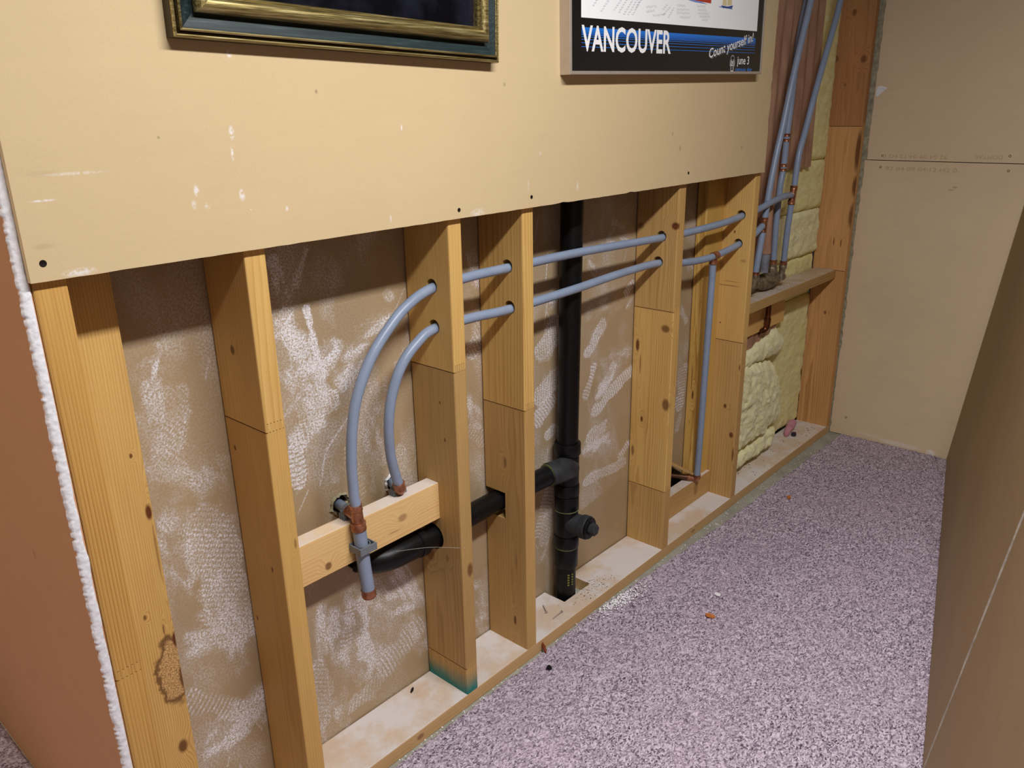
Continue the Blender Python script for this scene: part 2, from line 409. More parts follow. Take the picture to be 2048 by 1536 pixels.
# ------------------------------------------------------------------ back board with chalky scuffs and shoe prints
STR = [(0.196,1.004,0.193,0.931,0.050,0.60,1),(0.232,0.948,0.200,0.862,0.060,0.40,3),(0.163,0.912,0.254,0.783,0.100,0.35,1),(0.177,0.722,0.197,0.608,0.080,0.35,1),(0.260,0.687,0.279,0.452,0.100,0.60,3),(0.166,0.341,0.262,0.253,0.050,0.60,2),(0.205,0.458,0.309,0.424,0.060,0.55,1),(0.201,0.218,0.309,0.248,0.080,0.70,1),(0.222,1.051,0.199,0.994,0.015,0.70,1),(0.274,0.570,0.277,0.357,0.060,0.50,1),(0.520,1.058,0.539,0.931,0.013,1.30,4),(0.468,0.985,0.507,0.869,0.070,1.10,1),(0.489,0.917,0.567,0.962,0.050,0.90,1),(0.458,1.038,0.496,0.978,0.050,0.90,1),(0.538,0.926,0.526,0.820,0.050,0.80,1),(0.555,0.856,0.474,0.792,0.045,1.00,3),(0.462,0.796,0.463,0.705,0.035,1.00,2),(0.617,0.950,0.730,0.993,0.050,0.55,1),(0.597,0.889,0.640,0.923,0.050,0.60,1),(0.728,1.051,0.734,1.042,0.018,0.90,0),(0.510,0.676,0.533,0.749,0.004,0.60,4),(0.533,0.749,0.602,0.808,0.004,0.60,4),(0.531,0.750,0.536,0.678,0.060,0.35,1),(0.659,0.826,0.670,0.641,0.080,0.40,1),(0.733,0.682,0.755,0.570,0.030,0.45,3),(0.458,1.164,0.481,1.043,0.030,0.60,1),(0.531,1.173,0.470,1.045,0.020,0.50,1),(0.446,0.855,0.486,0.897,0.040,0.60,0),(0.802,0.978,0.751,0.896,0.030,0.50,1),(0.594,0.729,0.610,0.614,0.040,0.35,2),(0.551,0.303,0.597,0.165,0.140,0.60,1),(0.707,0.361,0.749,0.269,0.060,0.80,0),(0.641,0.138,0.743,0.183,0.060,0.90,2),(0.474,0.113,0.492,0.013,0.070,0.60,1),(0.477,0.383,0.478,0.277,0.030,0.50,0),(0.615,0.365,0.731,0.249,0.080,0.60,1),(0.461,0.246,0.458,0.095,0.040,0.60,3),(0.729,0.221,0.764,0.126,0.050,0.70,1),(0.555,0.342,0.531,0.246,0.030,0.60,2),(0.559,0.086,0.622,0.105,0.060,0.50,3),(0.982,0.865,1.021,0.933,0.050,0.60,3),(0.967,0.738,1.000,0.661,0.040,0.60,1),(0.992,1.086,1.007,1.036,0.040,0.50,0),(0.961,0.191,0.995,0.060,0.050,0.50,1),(1.010,0.967,1.022,0.933,0.020,0.80,0),(0.973,0.656,1.008,0.617,0.040,0.50,2),(1.252,0.810,1.311,0.853,0.070,1.00,3),(1.241,0.675,1.311,0.708,0.060,1.00,3),(1.236,0.603,1.289,0.647,0.045,0.90,2),(1.273,0.545,1.312,0.556,0.030,0.80,3),(1.459,0.747,1.531,0.815,0.035,1.00,3),(1.501,0.551,1.692,0.634,0.035,1.10,2),(1.454,0.616,1.492,0.692,0.030,0.90,2),(1.653,0.891,1.682,0.913,0.025,1.00,2),(1.664,0.847,1.682,0.863,0.020,0.90,0),(1.491,0.467,1.543,0.484,0.060,0.70,3),(1.458,0.436,1.571,0.432,0.050,0.70,1),(1.645,0.352,1.689,0.380,0.030,0.90,2),(1.459,1.007,1.494,0.978,0.025,0.90,0),(1.572,1.075,1.642,1.052,0.060,0.40,1),(1.253,0.941,1.306,0.945,0.050,0.50,1),(1.461,0.331,1.663,0.322,0.035,0.80,3),(1.233,0.255,1.279,0.362,0.045,0.90,2),(1.272,0.291,1.260,0.209,0.040,0.80,3),(1.548,0.702,1.669,0.705,0.050,0.40,1),(1.468,0.873,1.593,0.879,0.060,0.35,1),(1.525,0.612,1.603,0.656,0.050,0.80,1),(1.248,0.167,1.284,0.202,0.040,0.60,1),(1.996,0.770,2.024,0.730,0.030,0.50,1),(2.015,0.422,2.022,0.550,0.050,0.60,2),(2.012,0.938,2.049,0.899,0.040,0.40,1),(1.996,0.332,2.019,0.382,0.030,0.40,3)]
xs = np.arange(0.0, 2.205, 0.003); zs = np.arange(0.0, 1.262, 0.003)
Xg, Zg = np.meshgrid(xs, zs)
# opening behind the low blocking, for the stub-out: board stops on a rough sloping cut
dust = 0.22 * sstep(0.40, 0.75, fbm(Xg * 14 + Zg * 5, Zg * 7 - Xg * 6, 40)) + 0.05
speck_n = vn(Xg * 210, Zg * 210, 21) * 0.6 + vn(Xg * 95, Zg * 95, 22) * 0.4
streak_seed = 0
for (x0, z0, x1, z1, w, st, ty) in STR:
    streak_seed += 1
    dx, dz = x1 - x0, z1 - z0; L = math.hypot(dx, dz) + 1e-6; ux, uz = dx / L, dz / L
    a = (Xg - x0) * ux + (Zg - z0) * uz; b = -(Xg - x0) * uz + (Zg - z0) * ux
    ac = np.clip(a, 0, L); dd = np.hypot(a - ac, b)
    wob = 1 + 0.8 * (fbm(Xg * 26, Zg * 26, streak_seed) - 0.47) * 2
    hw = w * 0.55
    m = sstep(hw * (1.5 if ty in (0, 1) else 1.15), hw * (0.25 if ty in (0, 1) else 0.75), dd / np.maximum(wob, 0.3))
    if ty == 0: pat = 0.35 + 0.9 * sstep(0.35, 0.75, fbm(a * 12, b * 160, streak_seed + 3))
    elif ty == 1: pat = 0.25 + 0.95 * sstep(0.30, 0.66, fbm(a * 26, b * 55, streak_seed + 9)) * (0.6 + 0.8 * speck_n)
    elif ty == 2: pat = 0.25 + 0.95 * sstep(-0.1, 0.6, np.sin(a * 2 * math.pi / 0.0105 + 1.5 * np.abs(b) / hw)) * (0.55 + 0.7 * fbm(Xg * 40, Zg * 40, streak_seed + 5))
    elif ty == 3:
        s = 2 * math.pi / 0.0115
        pat = 0.25 + 0.95 * sstep(-0.2, 0.5, np.sin(a * s + b * s * 0.58) * np.sin(b * s * 1.15)) * (0.55 + 0.7 * fbm(Xg * 36, Zg * 36, streak_seed + 5))
        pat = np.maximum(pat, 0.9 * np.exp(-((dd - hw * 0.82) / 0.0022) ** 2))
    else: pat = 1.0 + 0 * Xg
    dust = np.maximum(dust, m * st * pat) + 0.12 * m * st * pat
# rub marks: long thin scratches
for k in range(70):
    x0 = random.uniform(0.15, 1.7); z0 = random.uniform(0.05, 1.15); an = random.uniform(0.9, 2.3); L = random.uniform(0.02, 0.09)
    a = (Xg - x0) * math.cos(an) + (Zg - z0) * math.sin(an); b = -(Xg - x0) * math.sin(an) + (Zg - z0) * math.cos(an)
    dust = np.maximum(dust, random.uniform(0.3, 0.8) * ((a > 0) & (a < L)) * np.exp(-(b / 0.0018) ** 2))
clean = (Xg > 1.28) & (Zg < 0.215 + (Xg - 1.284) * 0.15)
dust = np.where(clean, dust * 0.12, dust)
dust *= 0.55 + 0.6 * sstep(0.25, 0.6, fbm(Xg * 9, Zg * 9, 77))
me = grid_mesh('wall_back', Xg, D + 0 * Xg + 0.0006 * (fbm(Xg * 25, Zg * 25, 60) - 0.5), Zg)
at = me.attributes.new('dust', 'FLOAT', 'POINT'); at.data.foreach_set('value', np.clip(dust * 1.3, 0, 1.5).ravel().astype(np.float32))
# cut the opening at the foot of the fifth bay
bm = nbm(); bm.from_mesh(me)
dead = [f for f in bm.faces if 1.74 < f.calc_center_median().x < 2.12 and f.calc_center_median().z < 0.212 - max(0, f.calc_center_median().x - 1.96) * 0.75]
bmesh.ops.delete(bm, geom=dead, context='FACES')
for hx, hz, hr in ((0.5556, 0.6117, 0.021), (0.705, 0.610, 0.020), (0.602, 0.452, 0.034)):
    dead = []
    for f in bm.faces:
        c = f.calc_center_median()
        if abs(c.x - hx) < 0.05 and abs(c.z - hz) < 0.05:
            a = math.atan2(c.z - hz, c.x - hx)
            if math.hypot(c.x - hx, c.z - hz) < hr * (1 + 0.16 * math.sin(3 * a + hx * 9) + 0.1 * math.sin(7 * a)): dead.append(f)
    bmesh.ops.delete(bm, geom=dead, context='FACES')
r = bmesh.ops.extrude_face_region(bm, geom=[f for f in bm.faces])
bmesh.ops.translate(bm, verts=[v for v in r['geom'] if isinstance(v, bmesh.types.BMVert)], vec=(0, 0.0127, 0))
bm.to_mesh(me); bm.free()
def back_mat():
    t = NT('paper_grey_brown', 0.5, 0.3); p = t.coord()
    big = t.noise(p, 3, 4, 0.6); fine = t.noise(p, 400, 2)
    c = t.ramp(t.math('ADD', t.math('MULTIPLY', big, 0.6), t.math('MULTIPLY', fine, 0.4)), [(0.3, srgb(156, 132, 98)), (0.7, srgb(178, 154, 118))])
    a = t.n('ShaderNodeAttribute'); a.attribute_name = 'dust'
    grain = t.mrange(t.noise(p, 240, 5, 0.8), 0.42, 0.60, 0.12, 1.5)
    d = t.math('MULTIPLY', t.math('MULTIPLY', a.outputs['Fac'], grain), 0.95, clamp=True)
    c = t.mix(d, c, srgb(238, 236, 242)); t.color(c)
    t.put(t.b.inputs['Roughness'], t.mrange(d, 0, 0.5, 0.45, 0.8))
    t.bump(t.math('ADD', t.math('MULTIPLY', d, 1.0), t.math('MULTIPLY', t.noise(p, 200, 3), 0.4)), 0.35, 0.0012)
    return t.m
wall_back = tag(link_mesh('wall_back', me, back_mat(), origin=(0, D, 0)), 'grey-brown board at the back of the stud bays, scuffed with white shoe prints', kind='structure')

for hx, hz, hr, sd_ in ((0.5556, 0.6117, 0.0215, 4), (0.705, 0.610, 0.0205, 6)):
    random.seed(sd_); bm = nbm(); n = 34; ri = []; ro = []; rm = []
    for k in range(n):
        a = 2 * math.pi * k / n; jg = random.random()
        r0 = hr * (0.92 + 0.10 * random.random()); r1 = hr * (1.12 + 0.34 * jg * jg)
        ri.append(bm.verts.new((hx + r0 * math.cos(a), D + 0.004, hz + r0 * math.sin(a)))); rm.append(bm.verts.new((hx + (r0 + r1) / 2 * math.cos(a), D - 0.0045 - 0.004 * random.random(), hz + (r0 + r1) / 2 * math.sin(a)))); ro.append(bm.verts.new((hx + r1 * math.cos(a), D - 0.0006, hz + r1 * math.sin(a))))
    for A_, B_ in ((ri, rm), (rm, ro)):
        for k in range(n): bm.faces.new((A_[k], A_[(k + 1) % n], B_[(k + 1) % n], B_[k]))
    build('broken_gypsum', bm, M['gypsum_dirty' if sd_ == 4 else 'gypsum'], wall_back)

# ------------------------------------------------------------------ end wall
DE = [(0, -0.362, 1.11 - 0.0, .02, .010, .004, .6), (0, -0.35, 1.10, .02, .012, .003, .6)]
mat_end = paper_board('paper_end_wall', srgb(218, 196, 164), 0.06, marks=[(0, -0.30, 0.02, .02, .10, .012, .5), (0, -0.43, 0.012, .02, .02, .02, .8), (0, -0.17, 0.03, .02, .06, .004, .4)], darks=DE)
wall_end = thing('wall_end', (XE, 0, 0), 'tan board wall closing the far end of the passage', kind='structure')
def ragged_panel(name, y0, y1, z0, z1, seed, jag, slope=0.0):
    random.seed(seed); bm = nbm(); ps = [(y0, z0), (y0, z1)]
    n = 60
    for i in range(n + 1):
        z = z1 - (z1 - z0) * i / n
        ps.append((y1 + slope * (z1 - z) - (random.random() ** 3) * jag, z))
    a = [bm.verts.new((XE, y, z)) for y, z in ps]; b = [bm.verts.new((XE + 0.0127, y, z)) for y, z in ps]
    bm.faces.new(a); bm.faces.new(list(reversed(b)))
    for i in range(len(ps)): bm.faces.new((a[i], b[i], b[(i + 1) % len(ps)], a[(i + 1) % len(ps)]))
    return build(name, bm, mat_end, wall_end)
ZJ = 1.2035
pl = ragged_panel('panel', -1.9, -0.0105, 0.004, ZJ - 0.0015, 5, 0.006, 0.0075)
pu = ragged_panel('panel', -1.9, -0.0185, ZJ + 0.0015, ZH, 6, 0.004)
for y, z, q in [(-0.0796, 1.2213, pu), (-0.5287, 1.2307, pu), (-0.0773, 1.1771, pl), (-0.5325, 1.1774, pl), (-0.067, 0.087, pl)]:
    screw(q, (XE + 0.0003, y, z), (-1, 0, 0), 0.0045)
bm = nbm(); box(bm, XE + 0.004, XE + 0.10, -0.03, 0.16, 0.0, ZH)
build('core_strip', bm, M['gypsum_dirty'], wall_end)
bm = nbm(); box(bm, XE + 0.013, XE + 0.06, -1.9, -0.03, 0, ZH); build('backing', bm, M['tan_plain'], wall_end)
bm = nbm(); poly(bm, [(XE - 0.0006, -0.024, 1.452), (XE - 0.0006, -0.026, 1.482), (XE - 0.0006, -0.040, 1.487), (XE - 0.0006, -0.066, 1.478), (XE - 0.0006, -0.045, 1.460), (XE - 0.0006, -0.030, 1.446)])
build('torn_paper', bm, M['gypsum'], wall_end)
# faint printed date stamps, and the maker's print, on both boards at the joint
M['stamp'] = plain('faint_stamp_ink', srgb(192, 168, 134), 0.85, 0.1)
def text_mesh(name, s, size, shear=0.0, offset=0.0, xscale=1.0, spacing=1.0):
    cu = bpy.data.curves.new(name, 'FONT'); cu.body = s; cu.size = size; cu.shear = shear; cu.offset = offset
    cu.space_character = spacing; cu.resolution_u = 3
    o = bpy.data.objects.new(name, cu); COL.objects.link(o); bpy.context.view_layer.update()
    me = bpy.data.meshes.new_from_object(o.evaluated_get(bpy.context.evaluated_depsgraph_get()))
    bpy.data.objects.remove(o); bpy.data.curves.remove(cu)
    me.name = name
    if xscale != 1.0: me.transform(Matrix.Diagonal((xscale, 1, 1, 1)))
    return me
def fit_text(name, s, width, height, mw, mat, parent, shear=0.0, offset=0.0):
    """scale text to the given width and capital height and set it by the matrix mw (text in its XY plane)"""
    me = text_mesh(name, s, 1.0, shear, offset)
    co = np.empty(len(me.vertices) * 3); me.vertices.foreach_get('co', co); co = co.reshape(-1, 3)
    x0, x1 = co[:, 0].min(), co[:, 0].max()
    cap = 0.729
    me.transform(Matrix.Diagonal((width / (x1 - x0), height / cap, 1, 1)) @ Matrix.Translation((-x0, 0, 0)))
    me.transform(mw)
    return link_mesh(name, me, mat, parent)
# on the end wall, text x runs toward -Y, up is +Z, facing -X
Rend = Matrix(((0, 0, -1, 0), (-1, 0, 0, 0), (0, 1, 0, 0), (0, 0, 0, 1)))
def at_end(y, z, flip=False):
    R = Rend @ Matrix.Rotation(math.pi, 4, 'Z') if flip else Rend
    return Matrix.Translation((XE - 0.0005, y, z)) @ R
fit_text('stamp', '92 04 09 04:12 H2 0', 0.262, 0.0155, at_end(-0.098, 1.1655), M['stamp'], pl)
fit_text('stamp', '92 04 09 04:12 H2 0', 0.240, 0.0155, at_end(-0.320, 1.2275, True), M['stamp'], pu)
fit_text('stamp', 'DOMTAR', 0.094, 0.0155, at_end(-0.506, 1.232, True), M['stamp'], pu)

# ------------------------------------------------------------------ carpet
def carpet_mat():
    t = NT('mauve_grey_carpet', 0.95, 0.08); p = t.coord()
    q = t.vmath('MULTIPLY', p, (1, 1, 0.3))
    q = t.vmath('ADD', q, t.vmath('MULTIPLY', t.noise(q, 90, 2, out='Color'), (0.008, 0.008, 0.0)))
    cell = t.voro(t.vmath('MULTIPLY', q, (215, 300, 60)), 1.0, out='Color')
    cs = t.n('ShaderNodeSeparateColor'); t.l(cell, cs.inputs[0])
    n = t.noise(t.vmath('MULTIPLY', q, (260, 400, 90)), 1.0, 2, 0.6)
    f = t.math('ADD', t.math('MULTIPLY', cs.outputs[0], 0.55), t.math('MULTIPLY', n, 0.45))
    big = t.noise(p, 3.5, 3)
    c = t.ramp(f, [(0.19, srgb(44, 38, 46)), (0.31, srgb(128, 116, 132)), (0.52, srgb(178, 164, 180)), (0.80, srgb(222, 210, 226))])
    c = t.mix(t.mrange(big, 0.35, 0.65, 0, 0.18), c, srgb(184, 162, 180))
    # trodden gypsum dust along the wall plate
    sp = t.n('ShaderNodeSeparateXYZ'); t.l(p, sp.inputs[0])
    near = t.mrange(t.math('ADD', sp.outputs[1], t.math('MULTIPLY', t.noise(p, 7, 3), 0.10)), -0.10, 0.06)
    near = t.math('MULTIPLY', near, t.mrange(t.noise(p, 36, 4, 0.7), 0.55, 0.68, 0, 0.7))
    c = t.mix(near, c, srgb(228, 226, 232))
    t.color(c); t.bump(f, 0.7, 0.003); return t.m
SLX, SLY = -1.2217, 0.2325                 # foot line of the leaning boards: y = SLX + SLY x
def carpet_patch(x0, x1, y0f, y1f, step, seed):
    xs = np.arange(x0, x1 + 1e-6, step); ny = max(8, int((max(y1f(x) for x in xs) - min(y0f(x) for x in xs)) / step))
    v = np.linspace(0, 1, ny); A, V = np.meshgrid(xs, v)
    lo = np.array([y0f(x) for x in xs]); hi = np.array([y1f(x) for x in xs])
    Y = lo[None] * (1 - V) + hi[None] * V
    Z = 0.0085 + 0.0050 * (vn(A * 180, Y * 180, seed) - 0.5) + 0.003 * (vn(A * 40, Y * 40, seed + 1) - 0.5)
    Z[0] = 0.0; Z[-1] = 0.0; Z[:, 0] = 0; Z[:, -1] = 0
    return A, Y, Z
def cedge(x):
    e = np.interp(x, [-3.2, 0.0, 0.5, 0.8, 1.34, 1.6, 2.1, 2.5, 3.09, 3.2], [-0.012, -0.012, -0.010, -0.011, -0.0075, -0.020, -0.046, -0.047, -0.058, -0.06])
    return float(e + 0.006 * (vn(x * 60, 0, 3) - 0.5) + 0.004 * (vn(x * 210, 0, 4) - 0.5))
carpet = None
parts = [carpet_patch(0.30, XE - 0.002, lambda x: max(SLX + SLY * x - 0.03, -1.3), cedge, 0.0055, 5),
         carpet_patch(-0.30, -0.018, lambda x: 0.15, lambda x: 2.4, 0.0060, 15),
         carpet_patch(-3.2, 0.30, lambda x: -1.9, lambda x: cedge(x) if x > -0.03 else 0.15, 0.05, 25),
         carpet_patch(-3.2, -0.30, lambda x: 0.15, lambda x: 2.4, 0.05, 35)]
bmc = nbm()
for A, Y, Z in parts:
    m_ = grid_mesh('t', A, Y, Z); bmc.from_mesh(m_); bpy.data.meshes.remove(m_)
me = bpy.data.meshes.new('carpet'); bmc.to_mesh(me); bmc.free()
carpet = tag(link_mesh('carpet', me, carpet_mat(), origin=(0, 0, 0), smooth=True), 'mottled mauve-grey loop carpet covering the passage floor', 'carpet')

# ------------------------------------------------------------------ leaning boards along the right side
tv = Vector((1, SLY, 0)).normalized(); nv = Vector((-tv.y, tv.x, 0)); LEAN = 0.10
def lp(s, h, off=0.0):                     # point on the leaning plane: s along the foot, h up
    return Vector((0, SLX, 0)) + tv * s - nv * (LEAN * h + off) + Vector((0, 0, h))
def seam_s(h): return 1.329 - 0.163 * h
mat_lean = paper_board('paper_leaning', srgb(170, 148, 116), 0.08, rough=0.7)
def leaning(name, s0f, s1f, off, label):
    bm = nbm(); hs = [0.0125 + 1.207 * i / 24 for i in range(25)]; fr = []; bk = []
    random.seed(int(off * 1e5) + 3)
    for h in hs:
        j0, j1 = s0f(h), s1f(h)
        fr.append([lp(j0, h, off), lp(j1, h, off)]); bk.append([lp(j0, h, off + 0.0127), lp(j1, h, off + 0.0127)])
    F = [[bm.verts.new(p) for p in r] for r in fr]; B = [[bm.verts.new(p) for p in r] for r in bk]
    for i in range(24):
        bm.faces.new((F[i][0], F[i][1], F[i + 1][1], F[i + 1][0])); bm.faces.new((B[i][1], B[i][0], B[i + 1][0], B[i + 1][1]))
        e = bm.faces.new((F[i][0], F[i + 1][0], B[i + 1][0], B[i][0])); e.material_index = 1
        e = bm.faces.new((F[i][1], B[i][1], B[i + 1][1], F[i + 1][1])); e.material_index = 1
    bm.faces.new((F[0][0], B[0][0], B[0][1], F[0][1])); bm.faces.new((F[-1][0], F[-1][1], B[-1][1], B[-1][0]))
    o = build(name, bm, [mat_lean, M['gypsum_grey']], origin=lp(seam_s(0), 0))
    return tag(o, label, 'board', 'loose boards leaning along the right side')
random.seed(9)
jit = {}
def js(h): return jit.setdefault(round(h, 4), random.uniform(-0.002, 0.002))
s_end = (XE - 0.004) / tv.x
leaning('gypsum_board', lambda h: seam_s(h) + js(h), lambda h: (XE - 0.004 + nv.x * (LEAN * h)) / tv.x - 0.002, 0.0, 'far brown gypsum board leaning at the right, reaching the end wall')
leaning('gypsum_board', lambda h: -1.1, lambda h: seam_s(h) - 0.0010 - js(h), 0.0030, 'near brown gypsum board leaning at the lower right corner')

# ------------------------------------------------------------------ framing lumber
def seg_profile(x0, x1, z0, z1, lo, hi):
    """XZ outline of one finger-jointed piece; lo / hi = finger joint at bottom / top"""
    A, nf = 0.016, 6; ps = []
    w = (x1 - x0) / (nf * 2); g = 0.0008
    if lo:
        ps += [(x0, z0 + g)]
        for i in range(nf):
            a = x0 + w * (2 * i)
            ps += [(a + w * 0.9, z0 + g), (a + w * 1.1, z0 + A + g)] if i < nf - 1 else [(a + w * 0.9, z0 + g), (a + w * 1.1, z0 + A + g)]
            if i < nf - 1: ps += [(a + w * 1.9, z0 + A + g), (a + w * 2.1, z0 + g)]
        ps += [(x1, z0 + A + g)]
    else: ps += [(x0, z0), (x1, z0)]
    if hi:
        ps += [(x1, z1 + A - g)]
        for i in reversed(range(nf)):
            a = x0 + w * (2 * i)
            if i < nf - 1: ps += [(a + w * 2.1, z1 - g), (a + w * 1.9, z1 + A - g)]
            ps += [(a + w * 1.1, z1 + A - g), (a + w * 0.9, z1 - g)]
        ps += [(x0, z1 - g)]
    else: ps += [(x1, z1), (x0, z1)]
    return ps
def cyl_x(y, z, r, x0, x1, seg=20):
    bm = nbm(); lathe(bm, (x0, y, z), (1, 0, 0), [(r, 0), (r, x1 - x0)], seg); return bm
def box_bm(*a):
    bm = nbm(); box(bm, *a); return bm
SEED = [0]
def stud(name, label, x0, x1, y0, y1, cuts, tops, holes=(), notches=(), knots=(), tones=None, contrast=1.0, stain=None, patch=None, ease=0.003, heart=None, wave=0.022, group='upright framing studs'):
    """cuts: heights of finger joints; knots in world coordinates"""
    base = (x0, y0, 0.038)
    root = thing(name, base, label, 'stud', group) if cuts else None
    zs = [0.038] + list(cuts) + [tops]
    for i in range(len(zs) - 1):
        SEED[0] += 1
        l, d = (tones[i] if tones else (PINE_L, PINE_D))
        kk = [(k[0] - x0, k[1] - y0, k[2] - 0.038, k[3], k[4], k[5], k[6]) for k in list(knots) + [(x0, (y0 + y1) / 2, zc, 0.006, 0.3, 0.0013, 0.75) for zc in cuts] if zs[i] - 0.02 <= k[2] <= zs[i + 1] + 0.02]
        st = (stain[0] - 0.038, stain[1] - 0.038, stain[2]) if stain and i == 0 else None
        pt = ((patch[0][0] - x0, patch[0][1] - y0, patch[0][2] - 0.038) + tuple(patch[0][3:]), patch[1]) if patch and zs[i] <= patch[0][2] <= zs[i + 1] else None
        m = wood('pine_%d' % SEED[0], l, d, SEED[0] * 1.7, 'z', kk, 150 + 23 * (SEED[0] % 5), stain=st, contrast=contrast, patch=pt, wave=wave,
                 heart=heart or ((0.05 + 0.04 * (SEED[0] % 4)) * (1 if SEED[0] % 2 else -1) - 0.02, 0.03 * (SEED[0] % 5) - 0.16))
        bm = nbm(); prism_y(bm, seg_profile(x0, x1, zs[i], zs[i + 1], i > 0, i < len(zs) - 2), y0, y1)
        es = [e for e in bm.edges if abs(e.verts[0].co.x - e.verts[1].co.x) < 1e-6 and abs(e.verts[0].co.y - e.verts[1].co.y) < 1e-6 and abs(e.verts[0].co.z - e.verts[1].co.z) > 0.04]
        bmesh.ops.bevel(bm, geom=es, offset=ease, segments=2, profile=0.5, affect='EDGES')
        o = build('segment' if cuts else name, bm, m, root, origin=base if not cuts else None)
        cs = []
        for (hy, hz, hr) in holes:
            if zs[i] - 0.03 < hz < zs[i + 1] + 0.03: cs.append(cyl_x(hy, hz, hr, x0 - 0.02, x1 + 0.02))
        for nb in notches:
            if zs[i] < (nb[4] + nb[5]) / 2 < zs[i + 1]: cs.append(box_bm(*nb))
        if cs: boolean_cut(o, cs)
        if not cuts: return tag(o, label, 'stud', group)
    return root
T_A = (srgb(226, 188, 116), srgb(172, 122, 56)); T_B = (srgb(218, 178, 106), srgb(160, 110, 48)); T_C = (srgb(210, 172, 110), srgb(152, 107, 53))
T_O = (srgb(222, 172, 112), srgb(160, 106, 58)); T_Y = (srgb(226, 190, 110), srgb(176, 127, 56)); T_G = (srgb(200, 164, 106), srgb(142, 104, 55))
TOP = 2.38
T_K = (srgb(216, 172, 98), srgb(166, 112, 48))
stud('corner_stud', 'yellow pine stud at the outside corner beside the white broken board edge', 0.0005, 0.0455, 0.0, 0.098, [0.563], TOP, tones=[T_K, T_K], contrast=1.5, heart=(-0.22, 0.03), wave=0.006)
stud('backing_stud', 'wide flat pine board with dark knots and a bark patch behind the corner stud', 0.0005, 0.1445, 0.102, 0.14, [], TOP, tones=[T_A], contrast=1.2,
     knots=[(0.137, 0.102, 0.778, 0.006, 0.02, 0.016, 1.0), (0.139, 0.102, 0.70, 0.0025, 0.02, 0.06, .5), (0.125, 0.102, 0.888, 0.003, 0.02, 0.005, .9), (0.143, 0.102, 0.515, 0.006, 0.02, 0.018, 1.0), (0.145, 0.102, 0.43, 0.008, .02, .03, .9),
            (0.122, 0.102, 0.285, 0.010, 0.02, 0.016, 0.9), (0.098, .102, .585, .003, .02, .006, .8), (.126, .102, .545, .002, .02, .012, .7)],
     patch=((0.130, 0.102, 0.452, 0.029, 0.04, 0.066), srgb(214, 170, 112)))
stud('wall_stud', 'leftmost full-depth pine stud, nearest the camera, right of the corner boards', SX['s1'], SX['s1'] + 0.040, 0, 0.14, [0.893], TOP, tones=[T_B, T_A], contrast=0.8,
     knots=[(0.318, 0.078, 1.032, 0.01, 0.007, 0.010, .8), (0.318, 0.117, 0.834, 0.01, 0.004, 0.006, .9), (0.318, 0.039, 0.603, .01, .003, .007, .9), (0.318, 0.122, 0.458, .01, .004, .006, .8), (.35, 0, .66, .003, .01, .012, .5)])
H = 0.0162
stud('wall_stud', 'pine stud with two grey pipes bending out of it and a teal stained foot', SX['s2'], SX['s2'] + W, 0, 0.14, [0.113, 0.886], TOP, tones=[T_C, T_G, T_A], contrast=0.8,
     holes=[(0.0576, 1.070, H), (0.056, 0.981, H), (0.094, 0.4545, 0.034)], stain=(0.052, 0.122, srgb(10, 124, 120)),
     knots=[(0.78, 0.05, 0.807, .01, .003, .004, .7), (0.78, 0.039, 0.719, .01, .003, .006, .8), (0.805, 0, 0.386, 0.010, 0.02, 0.02, 0.75), (.78, .11, .40, .01, .016, .02, .45), (.78, .05, .41, .01, .006, .012, .4)])
stud('wall_stud', 'pine stud just left of the black drain stack', SX['s3'], SX['s3'] + W, 0, 0.14, [0.729], TOP, tones=[T_C, T_A], contrast=1.2,
     holes=[(0.0486, 1.079, H), (0.043, 0.982, H)], notches=[(SX['s3'] - .02, SX['s3'] + W + .02, 0.070, 0.16, 0.412, 0.487)],
     knots=[(1.01, 0.068, 0.574, .01, .006, .016, .55), (1.01, 0.043, 0.114, .01, .005, .016, .9), (1.01, .035, .30, .01, .003, .03, .4)])
stud('wall_stud', 'knotty pine stud just right of the black drain stack', SX['s4'], SX['s4'] + W, 0, 0.14, [0.247, 0.842], TOP, tones=[T_C, T_A, T_C], contrast=1.1,
     holes=[(0.053, 1.064, H), (0.061, 0.988, H)],
     knots=[(1.693, 0.008, 1.097, .012, .014, .012, 1.0), (1.693, 0.122, 0.72, .01, .007, .022, .95), (1.693, .11, .66, .01, .003, .035, .6), (1.693, 0.025, 0.788, .012, .016, .013, .8), (1.693, 0.012, 0.546, .02, .014, .022, .8), (1.693, 0.097, 0.478, .01, .005, .011, .95), (1.693, 0.127, 0.361, .01, .006, .02, .7), (1.693, .125, 1.09, .01, .012, .010, .5)])
stud('backing_stud', 'flat yellow pine board against the back of the fourth bay', 2.05, 2.1705, 0.102, 0.14, [], TOP, tones=[T_Y], contrast=1.6,
     knots=[(2.05, 0.115, 0.456, .01, .004, .02, .95), (2.05, .122, .52, .01, .002, .06, .7)], notches=[(2.0, 2.2, 0.09, 0.15, 0.0, 0.1275)])
